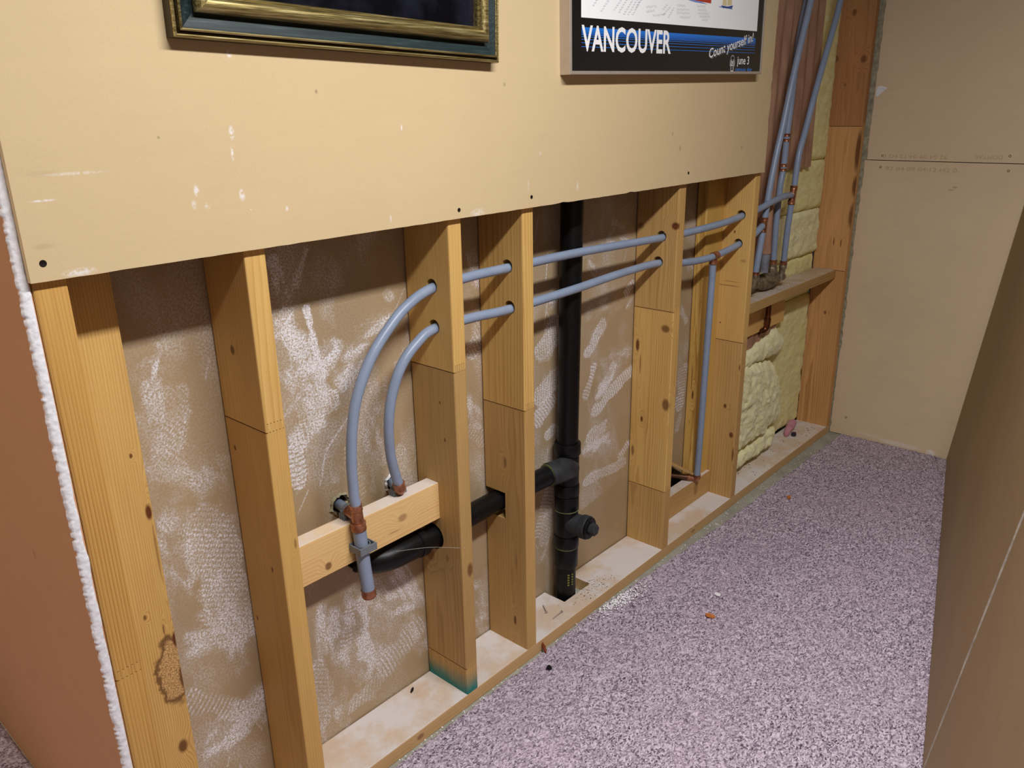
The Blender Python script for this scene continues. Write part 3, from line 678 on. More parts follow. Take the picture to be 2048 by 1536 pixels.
stud('wall_stud', 'rightmost drilled pine stud, left of the insulation bay', SX['s5'], SX['s5'] + W, 0, 0.14, [0.639], TOP, tones=[T_C, T_A], contrast=1.0,
     holes=[(0.0413, 1.077, H), (0.0444, 0.982, H)],
     knots=[(2.171, 0.048, 0.395, .01, .007, .009, .9), (2.171, 0.016, 0.29, .01, .009, .012, .9), (2.171, 0.114, 0.759, .01, .004, .006, .9), (2.171, 0.12, 0.704, .01, .004, .006, .9), (2.171, .09, .70, .01, .003, .004, .8),
            (2.171, .004, .215, .006, .004, .03, .8), (2.171, .004, .55, .004, .003, .012, .8), (2.171, .07, .835, .01, .05, .0022, .55), (2.171, .06, .85, .01, .04, .0016, .45), (2.171, .02, .925, .01, .012, .006, .35), (2.171, .06, 1.02, .01, .004, .006, .8)])
stud('wall_stud', 'reddish pine stud at the far end against the end wall', SX['s6'], SX['s6'] + W, 0, 0.14, [0.748, 1.335], TOP, tones=[T_O, T_O, (srgb(196, 142, 92), srgb(126, 78, 44))], contrast=1.1,
     knots=[(3.092, 0.08, 1.758, .01, .010, .014, .7), (3.092, 0.025, 1.587, .01, .012, .016, .7), (3.092, 0.133, 1.592, .01, .012, .014, .6), (3.092, 0.063, 0.56, .01, .006, .009, .8), (3.092, .086, 1.493, .01, .006, .008, .5),
            (3.094, 0.004, 1.24, .008, .012, .09, .9), (3.096, 0.002, 1.10, .008, .012, .05, .9), (3.096, 0.002, .98, .008, .012, .06, .8), (3.092, .06, .87, .01, .003, .02, .8), (3.092, .03, .865, .01, .003, .018, .8)])

# sole plate: one long board, notched round the drain stack
bm = nbm(); bevel_box(bm, 0.0005, 3.1305, 0.0, 0.14, 0.0003, 0.038, 0.0022)
plate = build('sole_plate', bm, wood('pine_plate', srgb(220, 184, 132), srgb(164, 122, 76), 91, 'x', [(0.62, 0.0, 0.02, .012, .012, .008, .6), (1.9, 0, .02, .014, .012, .006, .5)], 190, dust=0.93, contrast=1.0), origin=(0, 0, 0))
boolean_cut(plate, [box_bm(1.252, 1.378, 0.062, 0.2, -0.05, 0.1)])
tag(plate, 'long pine plate on the floor under the studs, dusted white', 'plate')
BL_L, BL_D = srgb(240, 206, 146), srgb(202, 150, 84)
bm = nbm(); bevel_box(bm, SX['s1'] + 0.040, SX['s2'], 0.068, 0.108, 0.5115, 0.6045, 0.0018)
tag(build('blocking', bm, wood('pine_block', BL_L, BL_D, 33, 'x', [(0.461 - .358, 0, 0.532 - .5115, .009, .02, .010, .8), (0.666 - .358, 0, .56 - .5115, .014, .02, .010, .5), (.64 - .358, 0, .535 - .5115, .02, .02, .002, .4)], 170, dust=0.75, contrast=0.9), origin=(SX['s1'] + .04, 0.068, 0.5115)),
    'pale pine block between two studs carrying the capped grey pipe', 'blocking')
bm = nbm(); bevel_box(bm, SX['s4'] + W, SX['s5'], 0.090, 0.128, 0.0382, 0.127, 0.0018)
tag(build('blocking', bm, wood('pine_block_low', T_C[0], T_C[1], 35, 'x', [(2.07 - 1.731, 0, .09 - .038, .016, .02, .03, .45)], 180, dust=0.7), origin=(SX['s4'] + W, 0.09, 0.038)),
    'low pine block on the plate beside the single upright grey pipe', 'blocking')
bm = nbm(); bevel_box(bm, SX['s5'] + W, SX['s6'], 0.037, 0.129, 0.7145, 0.7525, 0.002)
tag(build('ledge_board', bm, wood('pine_ledge', T_G[0], T_G[1], 37, 'x', (), 170, dust=0.55), origin=(SX['s5'] + W, 0.037, 0.7145)), 'horizontal pine ledge in the insulation bay with a valve standing on it', 'blocking')
bm = nbm(); bevel_box(bm, SX['s5'] + W, 2.742, 0.100, 0.119, 0.588, 0.7135, 0.0015)
tag(build('backing_board', bm, wood('pine_backing', srgb(232, 190, 118), srgb(190, 134, 64), 39, 'x', (), 120), origin=(SX['s5'] + W, 0.1, 0.588)), 'short pine board tucked under the ledge behind the copper tube', 'blocking')
# thin strip along the cut at the foot of the fifth bay
bm = nbm()
a, b = Vector((1.935, 0.1385, 0.228)), Vector((2.049, 0.0985, 0.150)); d = (b - a).normalized(); up = Vector((0, 0, 1)); up = (up - d * up.dot(d)).normalized(); sd = d.cross(up)
vs = [bm.verts.new(p + up * u_ + sd * w_) for p in (a, b) for u_, w_ in ((0, 0), (0.010, 0), (0.010, 0.006), (0, 0.006))]
for f in ((0, 1, 2, 3), (7, 6, 5, 4), (0, 4, 5, 1), (1, 5, 6, 2), (2, 6, 7, 3), (3, 7, 4, 0)): bm.faces.new([vs[i] for i in f])
tag(build('wood_strip', bm, wood('pine_strip', T_G[0], T_G[1], 41, 'x'), origin=a), 'thin sloping wood strip above the dark opening beside the copper elbow', 'strip')

# ------------------------------------------------------------------ drain: black stack and branch
SXc, SYc = 1.304, 0.0945
R2, RH = 0.0302, 0.0362
def ab(name, bm, parent, mat='abs'): return build(name, bm, M[mat], parent, smooth=True)
stack = thing('drain_stack', (SXc, SYc, 0.0), 'black plastic drain stack rising through the plate with a cleanout', 'drain pipe')
bm = nbm(); tube(bm, [(1.297, SYc, -0.05), (1.300, SYc, 0.30), (1.304, SYc, 0.55), (1.316, SYc, 1.18), (1.325, SYc, TOP)], R2, 28); ab('pipe', bm, stack)
def hub(z0, z1, r, name, mat='abs', x=None, lip=0.004):
    bm = nbm(); lathe(bm, ((x or 1.294) + 0.007, SYc, z0), (0, 0, 1), [(R2, 0), (r - 0.002, 0.0), (r, 0.003), (r, z1 - z0 - lip), (r - 0.0012, z1 - z0 - 0.001), (r - 0.004, z1 - z0), (R2 - 0.001, z1 - z0 - 0.001)], 32, cap=False)
    return ab(name, bm, stack, mat)
hub(0.492, 0.528, 0.0385, 'hub', x=1.296)
hub(0.400, 0.493, 0.0345, 'tee_body', x=1.295)
hub(0.365, 0.401, 0.0368, 'hub')
hub(0.318, 0.364, 0.0358, 'coupling')
hub(0.232, 0.318, 0.0340, 'cleanout_body')
hub(0.196, 0.234, 0.0372, 'hub')
hub(0.130, 0.196, 0.0352, 'coupling', x=1.293)
bm = nbm(); lathe(bm, (1.301, SYc, 0.3165), (0, 0, 1), [(0.034, 0), (0.0364, 0.0006), (0.0364, 0.0022), (0.034, 0.003)], 32, cap=False); ab('cement_ring', bm, stack, 'cement')
bm = nbm(); lathe(bm, (1.300, SYc, 0.1945), (0, 0, 1), [(0.034, 0), (0.0360, 0.0006), (0.0360, 0.0026), (0.034, 0.0034)], 32, cap=False); ab('cement_ring', bm, stack, 'cement')
# yellow print on the foot of the pipe
M['yellow'] = plain('yellow_print', srgb(126, 124, 54), 0.5, 0.3)
bm = nbm()
for k in range(5):
    z = 0.075 + k * 0.0085
    for w_ in (-0.010, 0.003):
        an = math.radians(-112) + w_ / R2; 
        for q in range(2):
            a0 = an + q * 0.1; a1 = a0 + 0.1
            rr = R2 + 0.0004
            poly(bm, [(1.298 + rr * math.cos(a0), SYc + rr * math.sin(a0), z), (1.298 + rr * math.cos(a1), SYc + rr * math.sin(a1), z), (1.298 + rr * math.cos(a1), SYc + rr * math.sin(a1), z + 0.005), (1.298 + rr * math.cos(a0), SYc + rr * math.sin(a0), z + 0.005)])
build('print', bm, M['yellow'], stack)
# cleanout: short barrel towards the front with a square-headed plug
cd = Vector((0.10, -1, 0)).normalized(); co_ = Vector((1.302, SYc - 0.012, 0.276))
bm = nbm(); lathe(bm, co_, cd, [(0.031, 0), (0.031, 0.040), (0.0345, 0.041), (0.0352, 0.044), (0.0352, 0.061), (0.0335, 0.063), (0.028, 0.0632)], 30); barrel = ab('cleanout_barrel', bm, stack, 'abs_dusty')
bm = nbm(); lathe(bm, co_ + cd * 0.062, cd, [(0.0325, 0), (0.0325, 0.006), (0.030, 0.0085), (0.018, 0.0085)], 30); plug = ab('cleanout_plug', bm, stack)
bm = nbm(); lathe(bm, co_ + cd * 0.068, cd, [(0.0195, 0), (0.0175, 0.019), (0.0165, 0.021)], 6)
build('plug_head', bm, M['abs_dusty'], plug)
# tee branch elbow swinging to the left front
bm = nbm(); tube(bm, spline([(1.297, 0.086, 0.452), (1.270, 0.078, 0.4605), (1.238, 0.077, 0.4640), (1.206, 0.085, 0.463)], 8), 0.0335, 26); ab('elbow', bm, stack, 'abs_dusty')
branch = thing('drain_branch', (1.10, 0.095, 0.45), 'black plastic drain branch running level behind the studs to an elbow', 'drain pipe')
bm = nbm(); tube(bm, spline([(1.215, 0.083, 0.4630), (1.10, 0.098, 0.4555), (1.00, 0.1045, 0.4525), (0.80, 0.0955, 0.4545), (0.70, 0.094, 0.4575)], 6), 0.0278, 26); ab('pipe', bm, branch)
bm = nbm(); lathe(bm, (1.2065, 0.0845, 0.4625), (-1, 0.12, -0.06), [(0.027, -0.001), (0.0322, 0.0005), (0.0322, 0.004), (0.027, 0.005)], 26, cap=False); ab('cement_ring', bm, branch, 'cement')
bm = nbm(); tube(bm, spline([(0.733, 0.0945, 0.456), (0.69, 0.0945, 0.457), (0.645, 0.100, 0.456), (0.612, 0.122, 0.4545), (0.600, 0.160, 0.452), (0.599, 0.22, 0.45)], 8), [0.0312] * 41, 26); ab('elbow', bm, branch)
bm = nbm(); lathe(bm, (0.742, 0.0945, 0.456), (-1, 0, 0), [(0.028, 0), (0.0345, 0.001), (0.0345, 0.018), (0.0325, 0.020)], 26, cap=False); ab('hub', bm, branch)

# ------------------------------------------------------------------ grey water lines
RP = 0.0112
def ring(parent, p, d, L=0.012, r=RP + 0.0022, name='copper_ring', mat='copper'):
    bm = nbm(); lathe(bm, Vector(p) - Vector(d).normalized() * L / 2, d, [(r * 0.8, 0), (r, 0.0006), (r, L * 0.3), (r * 0.95, L * 0.42), (r * 0.95, L * 0.58), (r, L * 0.7), (r, L - 0.0006), (r * 0.8, L)], 20)
    return build(name, bm, M[mat], parent, smooth=True)
def pipe(parent, pts, r=RP, name='tube', n=8):
    bm = nbm(); tube(bm, spline(pts, n), r, 16); return build(name, bm, M['pipe_grey'], parent, smooth=True)
upper = thing('water_pipe', (0.78, 0.055, 0.60), 'upper grey plastic water line ending in the long capped drop tube', 'water pipe')
pipe(upper, [(2.575, 0.0475, 1.1065), (2.50, 0.043, 1.108), (2.40, 0.042, 1.098), (2.30, 0.042, 1.083), (2.171, 0.0413, 1.0722), (2.05, 0.0440, 1.063), (1.85, 0.0500, 1.058), (1.693, 0.053, 1.0595), (1.50, 0.0515, 1.066), (1.25, 0.050, 1.0735), (1.0105, 0.0486, 1.0745), (0.90, 0.0535, 1.0735), (0.7795, 0.0570, 1.0655),
             (0.7049, 0.0545, 1.0417), (0.6478, 0.053, 1.0023), (0.5976, 0.053, 0.9504), (0.5596, 0.053, 0.8859), (0.5412, 0.053, 0.8267), (0.531, 0.053, 0.7533), (0.5286, 0.052, 0.680), (0.530, 0.051, 0.652)])
td = Vector((0.006, -0.001, -0.11)).normalized()
ring(upper, (0.5303, 0.051, 0.6455), td, 0.014, 0.0138)
bm = nbm(); lathe(bm, (0.5305, 0.051, 0.640), td, [(0.0122, 0), (0.0128, 0.002), (0.0128, 0.030), (0.0146, 0.032)], 20); tee = build('copper_tee', bm, M['copper'], upper, smooth=True)
bm = nbm(); lathe(bm, (0.5310, 0.051, 0.6255), (0.12, 1, 0), [(0.0118, 0), (0.0122, 0.034), (0.0105, 0.036)], 18); build('branch_neck', bm, M['copper'], upper, smooth=True)
ring(upper, (0.5325, 0.0508, 0.6020), td, 0.018, 0.0165)
bm = nbm(); tube(bm, [(0.5330, 0.0505, 0.598), (0.5378, 0.050, 0.50), (0.5425, 0.0495, 0.441)], 0.0146, 22); build('air_chamber', bm, M['pipe_grey'], upper, smooth=True)
ring(upper, (0.5430, 0.0494, 0.4365), td, 0.017, 0.0163)
bm = nbm(); lathe(bm, (0.5433, 0.0494, 0.4285), td, [(0.0158, 0), (0.0152, 0.004), (0.012, 0.006)], 20); build('end_cap', bm, M['copper'], upper, smooth=True)
pipe(upper, [(0.5345, 0.078, 0.624), (0.545, 0.11, 0.618), (0.5556, 0.15, 0.6117), (0.566, 0.20, 0.606)], name='stub')
def clip(parent, c, ax=1.0, mat='clip_grey'):
    """ribbed plastic pipe clip: a cradle block with a ring and webs"""
    x, y, z = c
    bm = nbm(); box(bm, x - 0.019, x + 0.019, y - 0.021, y - 0.017, z - 0.008, z + 0.008)
    box(bm, x - 0.021, x + 0.021, y + 0.0155, y + 0.0185, z - 0.009, z + 0.009)
    for sx in (-1, 1): box(bm, x + sx * 0.0205 - 0.0014, x + sx * 0.0205 + 0.0014, y - 0.021, y + 0.0165, z - 0.008, z + 0.008)
    for k in range(5): box(bm, x - 0.017 + k * 0.0085 - 0.0009, x - 0.017 + k * 0.0085 + 0.0009, y - 0.0205, y - 0.0142, z - 0.0075, z + 0.0055)
    o = build('clip', bm, M[mat], parent)
    bm = nbm(); lathe(bm, (x, y, z - 0.0075), (0, 0, 1), [(0.0150, 0), (0.0172, 0), (0.0172, 0.015), (0.0150, 0.015)], 20, cap=False); build('clip_ring', bm, M[mat], o, smooth=True)
    return o
clip(upper, (0.5375, 0.0492, 0.551))
def saddle(parent, c):
    """clip standing on the block round a stub that runs front to back"""
    x, y, z = c
    bm = nbm()
    for sx in (-1, 1): box(bm, x + sx * 0.0150 - 0.0022, x + sx * 0.0150 + 0.0022, y - 0.009, y + 0.009, 0.6048, z + 0.004)
    box(bm, x - 0.0172, x + 0.0172, y - 0.010, y + 0.010, 0.6046, 0.6085)
    for k in range(3): box(bm, x - 0.020, x - 0.0172, y - 0.008 + k * 0.007, y - 0.0055 + k * 0.007, 0.6048, z - 0.002)
    o = build('saddle_clip', bm, M['clip_grey'], parent)
    bm = nbm(); lathe(bm, (x, y - 0.009, z), (0, 1, 0), [(0.0114, 0), (0.0135, 0), (0.0135, 0.018), (0.0114, 0.018)], 18, cap=False); build('clip_ring', bm, M['clip_grey'], o, smooth=True)
saddle(upper, (0.5425, 0.094, 0.6195))
for x, y, z in ((2.171, 0.0413, 1.0722),): pass

lower = thing('water_pipe', (0.78, 0.055, 0.60), 'lower grey plastic water line ending in an elbow behind the block', 'water pipe')
pipe(lower, [(2.355, 0.0475, 1.019), (2.28, 0.0460, 0.995), (2.171, 0.0444, 0.9772), (2.004, 0.0450, 0.9615), (1.85, 0.0535, 0.964), (1.693, 0.0610, 0.9835), (1.50, 0.058, 0.985), (1.25, 0.050, 0.979), (1.0105, 0.043, 0.9775), (0.90, 0.050, 0.9795), (0.7795, 0.0560, 0.9762),
             (0.7292, 0.056, 0.957), (0.684, 0.058, 0.9175), (0.6560, 0.063, 0.857), (0.6455, 0.068, 0.790), (0.6520, 0.077, 0.716), (0.6665, 0.081, 0.656), (0.672, 0.082, 0.640)])
ring(lower, (0.6745, 0.0825, 0.631), (0.25, 0.05, -1), 0.018, 0.0140)
bm = nbm(); tube(bm, spline([(0.6745, 0.0825, 0.632), (0.6785, 0.085, 0.621), (0.6815, 0.092, 0.6155), (0.6835, 0.102, 0.6140)], 6), 0.0124, 16); build('elbow', bm, M['copper'], lower, smooth=True)
pipe(lower, [(0.6835, 0.100, 0.614), (0.693, 0.120, 0.612), (0.705, 0.148, 0.610), (0.714, 0.19, 0.608)], name='stub')
saddle(lower, (0.683, 0.0985, 0.6145))
ring(lower, (2.012, 0.0450, 0.9620), (1, 0, 0.03), 0.030, 0.0136, 'tee_sleeve')
ring(lower, (2.004, 0.0450, 0.9440), (0, 0, 1), 0.016, 0.0136)

drop = thing('drop_pipe', (2.02, 0.07, 0.13), 'single upright grey pipe dropping from a copper tee between two right-hand studs', 'water pipe')
pipe(drop, [(2.004, 0.0450, 0.950), (2.008, 0.048, 0.80), (2.018, 0.056, 0.55), (2.035, 0.067, 0.32), (2.056, 0.081, 0.155)])
ring(drop, (2.0575, 0.0820, 0.146), (0.1, 0.05, -1), 0.016, 0.0136)
bm = nbm(); tube(bm, spline([(2.0575, 0.082, 0.150), (2.059, 0.084, 0.1405), (2.055, 0.093, 0.1350), (2.040, 0.112, 0.1405)], 6), 0.0125, 16); build('elbow', bm, M['copper'], drop, smooth=True)
bm = nbm(); tube(bm, [(2.040, 0.110, 0.1405), (2.006, 0.165, 0.1450), (1.985, 0.20, 0.146)], 0.0105, 14); build('stub', bm, M['old_copper'], drop, smooth=True)

# risers in the insulation bay
ra = thing('riser_pipe', (2.345, 0.05, 0.83), 'leftmost of the grey risers by the insulation, bent along the board edge', 'water pipe', 'grey risers')
pipe(ra, [(2.765, 0.0515, 2.38), (2.68, 0.051, 2.05), (2.593, 0.050, 1.7615), (2.5416, 0.050, 1.618), (2.4998, 0.050, 1.4965), (2.460, 0.050, 1.3624), (2.425, 0.050, 1.260), (2.394, 0.050, 1.147), (2.377, 0.0505, 1.045)])
ring(ra, (2.3745, 0.0505, 1.040), (0.06, 0, 1), 0.014, 0.0136); ring(ra, (2.3685, 0.0505, 1.004), (0.05, 0, 1), 0.016, 0.0136)
bm = nbm(); tube(bm, [(2.3745, 0.0505, 1.045), (2.3685, 0.0505, 1.00)], 0.0121, 16); build('tee', bm, M['copper'], ra, smooth=True)
pipe(ra, [(2.3690, 0.0505, 1.00), (2.353, 0.053, 0.90), (2.350, 0.056, 0.852)])
ring(ra, (2.3500, 0.056, 0.848), (0, 0, 1), 0.016, 0.0138)
bm = nbm(); tube(bm, spline([(2.350, 0.056, 0.845), (2.350, 0.058, 0.815), (2.356, 0.070, 0.795), (2.386, 0.088, 0.789), (2.47, 0.092, 0.789)], 6), 0.0148, 16); build('elbow', bm, M['bronze'], ra, smooth=True)
rb = thing('riser_pipe', (2.55, 0.085, 0.84), 'middle grey riser with two pairs of copper bands', 'water pipe', 'grey risers')
pipe(rb, [(2.82, 0.090, 2.38), (2.73, 0.088, 2.05), (2.65, 0.086, 1.79), (2.604, 0.085, 1.627), (2.587, 0.085, 1.4055), (2.578, 0.085, 1.313), (2.5735, 0.085, 1.204), (2.559, 0.085, 1.132), (2.556, 0.086, 1.0075), (2.566, 0.088, 0.860)])
for z, x in ((1.318, 2.5785), (1.300, 2.5776), (1.212, 2.574), (1.196, 2.5725)): ring(rb, (x, 0.085, z), (0.03, 0, 1), 0.0105, 0.0134)
ring(rb, (2.5665, 0.088, 0.856), (0, 0, 1), 0.018, 0.0140)
rc = thing('riser_pipe', (2.61, 0.055, 0.84), 'rightmost slanting grey riser with a copper tee in front of the yellow insulation', 'water pipe', 'grey risers')
pipe(rc, [(3.02, 0.052, 2.38), (2.94, 0.051, 2.05), (2.858, 0.050, 1.7815), (2.8158, 0.050, 1.6817), (2.7546, 0.050, 1.5575), (2.6948, 0.050, 1.4283), (2.6556, 0.050, 1.3335), (2.6157, 0.049, 1.2507), (2.6000, 0.0485, 1.140)])
ring(rc, (2.5975, 0.0485, 1.1310), (0.1, 0, 1), 0.016, 0.0136); ring(rc, (2.5885, 0.0490, 1.0790), (0.1, 0, 1), 0.016, 0.0136)
bm = nbm(); tube(bm, [(2.5985, 0.0485, 1.138), (2.5880, 0.049, 1.072)], 0.0121, 16); lathe(bm, (2.592, 0.0485, 1.1075), (-1, -0.03, 0), [(0.0121, 0), (0.0125, 0.012), (0.0125, 0.016), (0.011, 0.017)], 16); build('tee', bm, M['copper'], rc, smooth=True)
pipe(rc, [(2.5890, 0.0490, 1.075), (2.592, 0.056, 0.97), (2.610, 0.066, 0.858)])
ring(rc, (2.6110, 0.0665, 0.850), (0.1, 0, -1), 0.016, 0.0138)
bm = nbm(); lathe(bm, (2.6125, 0.068, 0.843), (0.03, 0.10, -1), [(0.012, 0), (0.0145, 0.004), (0.0145, 0.014), (0.0115, 0.018), (0.0115, 0.040), (0.014, 0.044), (0.014, 0.060)], 14); build('union', bm, M['bronze'], rc, smooth=True)

valve = thing('mixing_valve', (2.54, 0.095, 0.7535), 'tarnished bronze mixing valve lying on the ledge under the grey risers', 'valve')
bm = nbm(); tube(bm, [(2.455, 0.090, 0.788), (2.475, 0.091, 0.788), (2.50, 0.093, 0.788), (2.57, 0.096, 0.789), (2.62, 0.096, 0.788), (2.645, 0.093, 0.787)], [0.016, 0.024, 0.0315, 0.0315, 0.024, 0.016], 12); build('body', bm, M['bronze'], valve, smooth=True)
bm = nbm(); lathe(bm, (2.566, 0.088, 0.812), (0, 0, 1), [(0.018, 0), (0.018, 0.022), (0.0155, 0.026), (0.0155, 0.036)], 8); build('inlet', bm, M['bronze'], valve)
bm = nbm(); tube(bm, spline([(2.635, 0.093, 0.790), (2.636, 0.084, 0.792), (2.628, 0.073, 0.794), (2.620, 0.068, 0.795)], 5), 0.0125, 12); build('outlet', bm, M['bronze'], valve, smooth=True)
bm = nbm(); lathe(bm, (2.522, 0.066, 0.793), (0, -1, 0.05), [(0.016, -0.01), (0.016, 0.004), (0.0105, 0.006), (0.0105, 0.015), (0.007, 0.016)], 14); build('stem', bm, M['bronze'], valve, smooth=True)
bm = nbm(); lathe(bm, (2.555, 0.085, 0.714), (0, 0, -1), [(0.0105, 0), (0.0105, 0.090)], 16)
lathe(bm, (2.555, 0.085, 0.640), (0, 0, -1), [(0.0105, 0), (0.0128, 0.001), (0.0128, 0.02), (0.0105, 0.021)], 16)
tube(bm, spline([(2.555, 0.085, 0.63), (2.554, 0.086, 0.606), (2.546, 0.092, 0.592), (2.525, 0.105, 0.586)], 5), 0.0118, 14)
tag(build('copper_tube', bm, plain('brown_copper', srgb(112, 70, 44), 0.3, 0.5, 0.85, var=0.3, scale=50), origin=(2.555, 0.085, 0.58), smooth=True), 'dark copper tube with an elbow hanging below the ledge', 'water pipe')

# ------------------------------------------------------------------ insulation, kraft paper
def wool_mat(name, a, b, c):
    t = NT(name, 0.95, 0.05); p = t.coord()
    n = t.noise(t.vmath('MULTIPLY', p, (1, 1, 2.2)), 22, 6, 0.7); f = t.noise(p, 340, 3, 0.7)
    t.color(t.ramp(t.math('ADD', t.math('MULTIPLY', n, 0.7), t.math('MULTIPLY', f, 0.3)), [(0.30, a), (0.5, b), (0.7, c)]))
    t.b.inputs['Sheen Weight'].default_value = 0.25
    t.bump(t.math('ADD', n, t.math('MULTIPLY', f, 0.5)), 0.9, 0.006); return t.m
M['wool'] = wool_mat('yellow_glass_wool', srgb(226, 214, 122), srgb(246, 236, 160), srgb(254, 248, 206))
M['wool_pale'] = wool_mat('pale_glass_wool', srgb(228, 220, 150), srgb(250, 244, 188), srgb(254, 251, 226))
def batt(name, x0, x1, y0, y1, z0, z1, seed, amp, label, mat, profile=None, group='yellow insulation batts', edge=0.02):
    nx = max(10, int((x1 - x0) / 0.008)); nz = max(8, int((z1 - z0) / 0.008))
    u = np.linspace(0, 1, nx); v = np.linspace(0, 1, nz); U, V = np.meshgrid(u, v)
    X = x0 + (x1 - x0) * U; Z = z0 + (z1 - z0) * V
    ex = np.minimum(U, 1 - U) * (x1 - x0); ez = np.minimum(V, 1 - V) * (z1 - z0)
    rnd = np.clip(1 - np.minimum(ex, ez) / edge, 0, 1) ** 2
    Yf = y0 + amp * (fbm(X * 24, Z * 30, seed) - 0.47) * 2 + amp * 0.35 * (vn(X * 110, Z * 140, seed + 2) - 0.5) + rnd * 0.5 * min(0.03, (y1 - y0))
    if profile is not None: Yf = Yf + profile(X, Z)
    Yf = np.minimum(Yf, y1 - 0.002)
    m1 = grid_mesh('t', X, Yf, Z); bm = nbm(); bm.from_mesh(m1); bpy.data.meshes.remove(m1)
    be = [e for e in bm.edges if e.is_boundary]
    r = bmesh.ops.extrude_edge_only(bm, edges=be)
    for q in r['geom']:
        if isinstance(q, bmesh.types.BMVert): q.co.y = y1
    o = build(name, bm, mat, origin=(x0, y1, z0), smooth=True)
    for pp in o.data.polygons: pp.use_smooth = True
    return tag(o, label, 'insulation', group)
XB0, XB1 = SX['s5'] + W + 0.002, SX['s6'] - 0.002
batt('insulation_batt', XB0, XB1, 0.126, 0.30, 1.206, 2.36, 51, 0.006, 'tall yellow batt behind the brown paper in the upper end bay', M['wool'])
batt('insulation_batt', XB0, XB1, 0.124, 0.30, 1.010, 1.205, 52, 0.006, 'yellow batt strip just below the end of the brown paper', M['wool'])
batt('insulation_batt', XB0, XB1, 0.127, 0.30, 0.820, 1.008, 53, 0.010, 'rumpled yellow batt strip behind the lower ends of the risers', M['wool_pale'])
batt('insulation_batt', XB0, XB1, 0.136, 0.30, 0.640, 0.818, 54, 0.006, 'yellow batt strip directly behind the ledge', M['wool'])
batt('insulation_batt', XB0, XB1, 0.131, 0.30, 0.045, 0.638, 55, 0.006, 'flat yellow batt in the corner below the ledge', M['wool'])
def wool_lump(name, x0, xr, zlo, ztop, yb, depth, seed, amp, label, n=(70, 70)):
    """crumpled wool with its own outline: xr(v) right edge, ztop(u) top edge, zlo(u) bottom, depth(u,v) bulge to the front"""
    u = np.linspace(0, 1, n[0]); v = np.linspace(0, 1, n[1]); U, V = np.meshgrid(u, v)
    X = x0 + U * (xr(V) - x0); Z = zlo(U) + V * (ztop(U) - zlo(U))
    e = np.minimum(np.minimum(1 - U, 0.5), np.minimum(V, 1 - V)) ; rim = np.clip(e / 0.10, 0, 1) ** 0.6
    nz = amp * ((fbm(X * 20, Z * 26, seed) - 0.47) * 2 + 0.5 * (vn(X * 75 + Z * 20, Z * 90, seed + 2) - 0.5) + 0.3 * (vn(X * 190, Z * 210, seed + 3) - 0.5))
    Y = yb - rim * depth(U, V) + nz * (0.35 + 0.65 * rim)
    Z = Z + 0.012 * (vn(X * 60, Y * 60, seed + 5) - 0.5) * (V > 0.05); X = X + 0.016 * (vn(Z * 55, X * 9, seed + 6) - 0.5) * U
    m1 = grid_mesh('t', X, Y, Z); bm = nbm(); bm.from_mesh(m1); bpy.data.meshes.remove(m1)
    be = [q for q in bm.edges if q.is_boundary]
    r = bmesh.ops.extrude_edge_only(bm, edges=be)
    for q in r['geom']:
        if isinstance(q, bmesh.types.BMVert): q.co.y = 0.1235
    bmesh.ops.recalc_face_normals(bm, faces=bm.faces)
    o = build(name, bm, M['wool_pale'], origin=(x0, 0.12, 0.04), smooth=True)
    for pp in o.data.polygons: pp.use_smooth = True
    return tag(o, label, 'insulation', 'yellow insulation batts')
def roll_depth(U, V):
    crease = np.exp(-((V - 0.17 - 0.10 * U) / 0.030) ** 2)
    return 0.058 * (0.75 + 0.25 * np.sin(np.pi * V)) * (1 - 0.35 * U ** 3) - 0.030 * crease + 0.010 * np.exp(-((V - 0.08) / 0.06) ** 2)
wool_lump('insulation_roll', XB0, lambda V: 2.655 + 0.13 * np.sin(np.pi * np.clip(V * 0.9 + 0.08, 0, 1)) ** 0.8 + 0.0 * V, lambda U: 0.0395 + 0 * U, lambda U: 0.545 - 0.11 * U, 0.118, roll_depth, 56, 0.012,
          'bulging crumpled yellow wool standing on the plate below the ledge')
wool_lump('insulation_flap', 2.33, lambda V: 2.70 + 0.075 * np.sin(np.pi * V), lambda U: 0.470 - 0.02 * U, lambda U: 0.500 + 0.085 * U - 0.02 * U ** 4, 0.119, lambda U, V: 0.022 + 0.012 * np.sin(np.pi * V), 57, 0.007,
          'folded flap of pale wool above the bulging wool', (50, 24))
M['pink'] = wool_mat('pink_glass_wool', srgb(176, 104, 122), srgb(206, 136, 152), srgb(226, 170, 180))
bm = nbm(); tube(bm, spline([(2.86, 0.088, 0.048), (2.90, 0.098, 0.054), (2.95, 0.108, 0.060), (2.992, 0.112, 0.066)], 6), [0.007, 0.009, 0.011, 0.012, 0.013, 0.014, 0.014, 0.015, 0.015, 0.016, 0.017, 0.017, 0.018, 0.018, 0.018, 0.018, 0.018, 0.016, 0.012], 12)
tag(build('insulation_scrap', bm, M['pink'], origin=(2.86, 0.09, 0.04), smooth=True), 'pink scrap of wool on the plate in the far corner', 'insulation')
def kraft_mat():
    t = NT('brown_kraft_paper', 0.6, 0.25); p = t.coord()
    t.color(t.ramp(t.noise(t.vmath('MULTIPLY', p, (5, 5, 1.2)), 5, 5, 0.6), [(0.3, srgb(144, 106, 86)), (0.7, srgb(180, 140, 114))]))
    t.bump(t.noise(p, 60, 4), 0.2, 0.002); return t.m
M['kraft'] = kraft_mat()
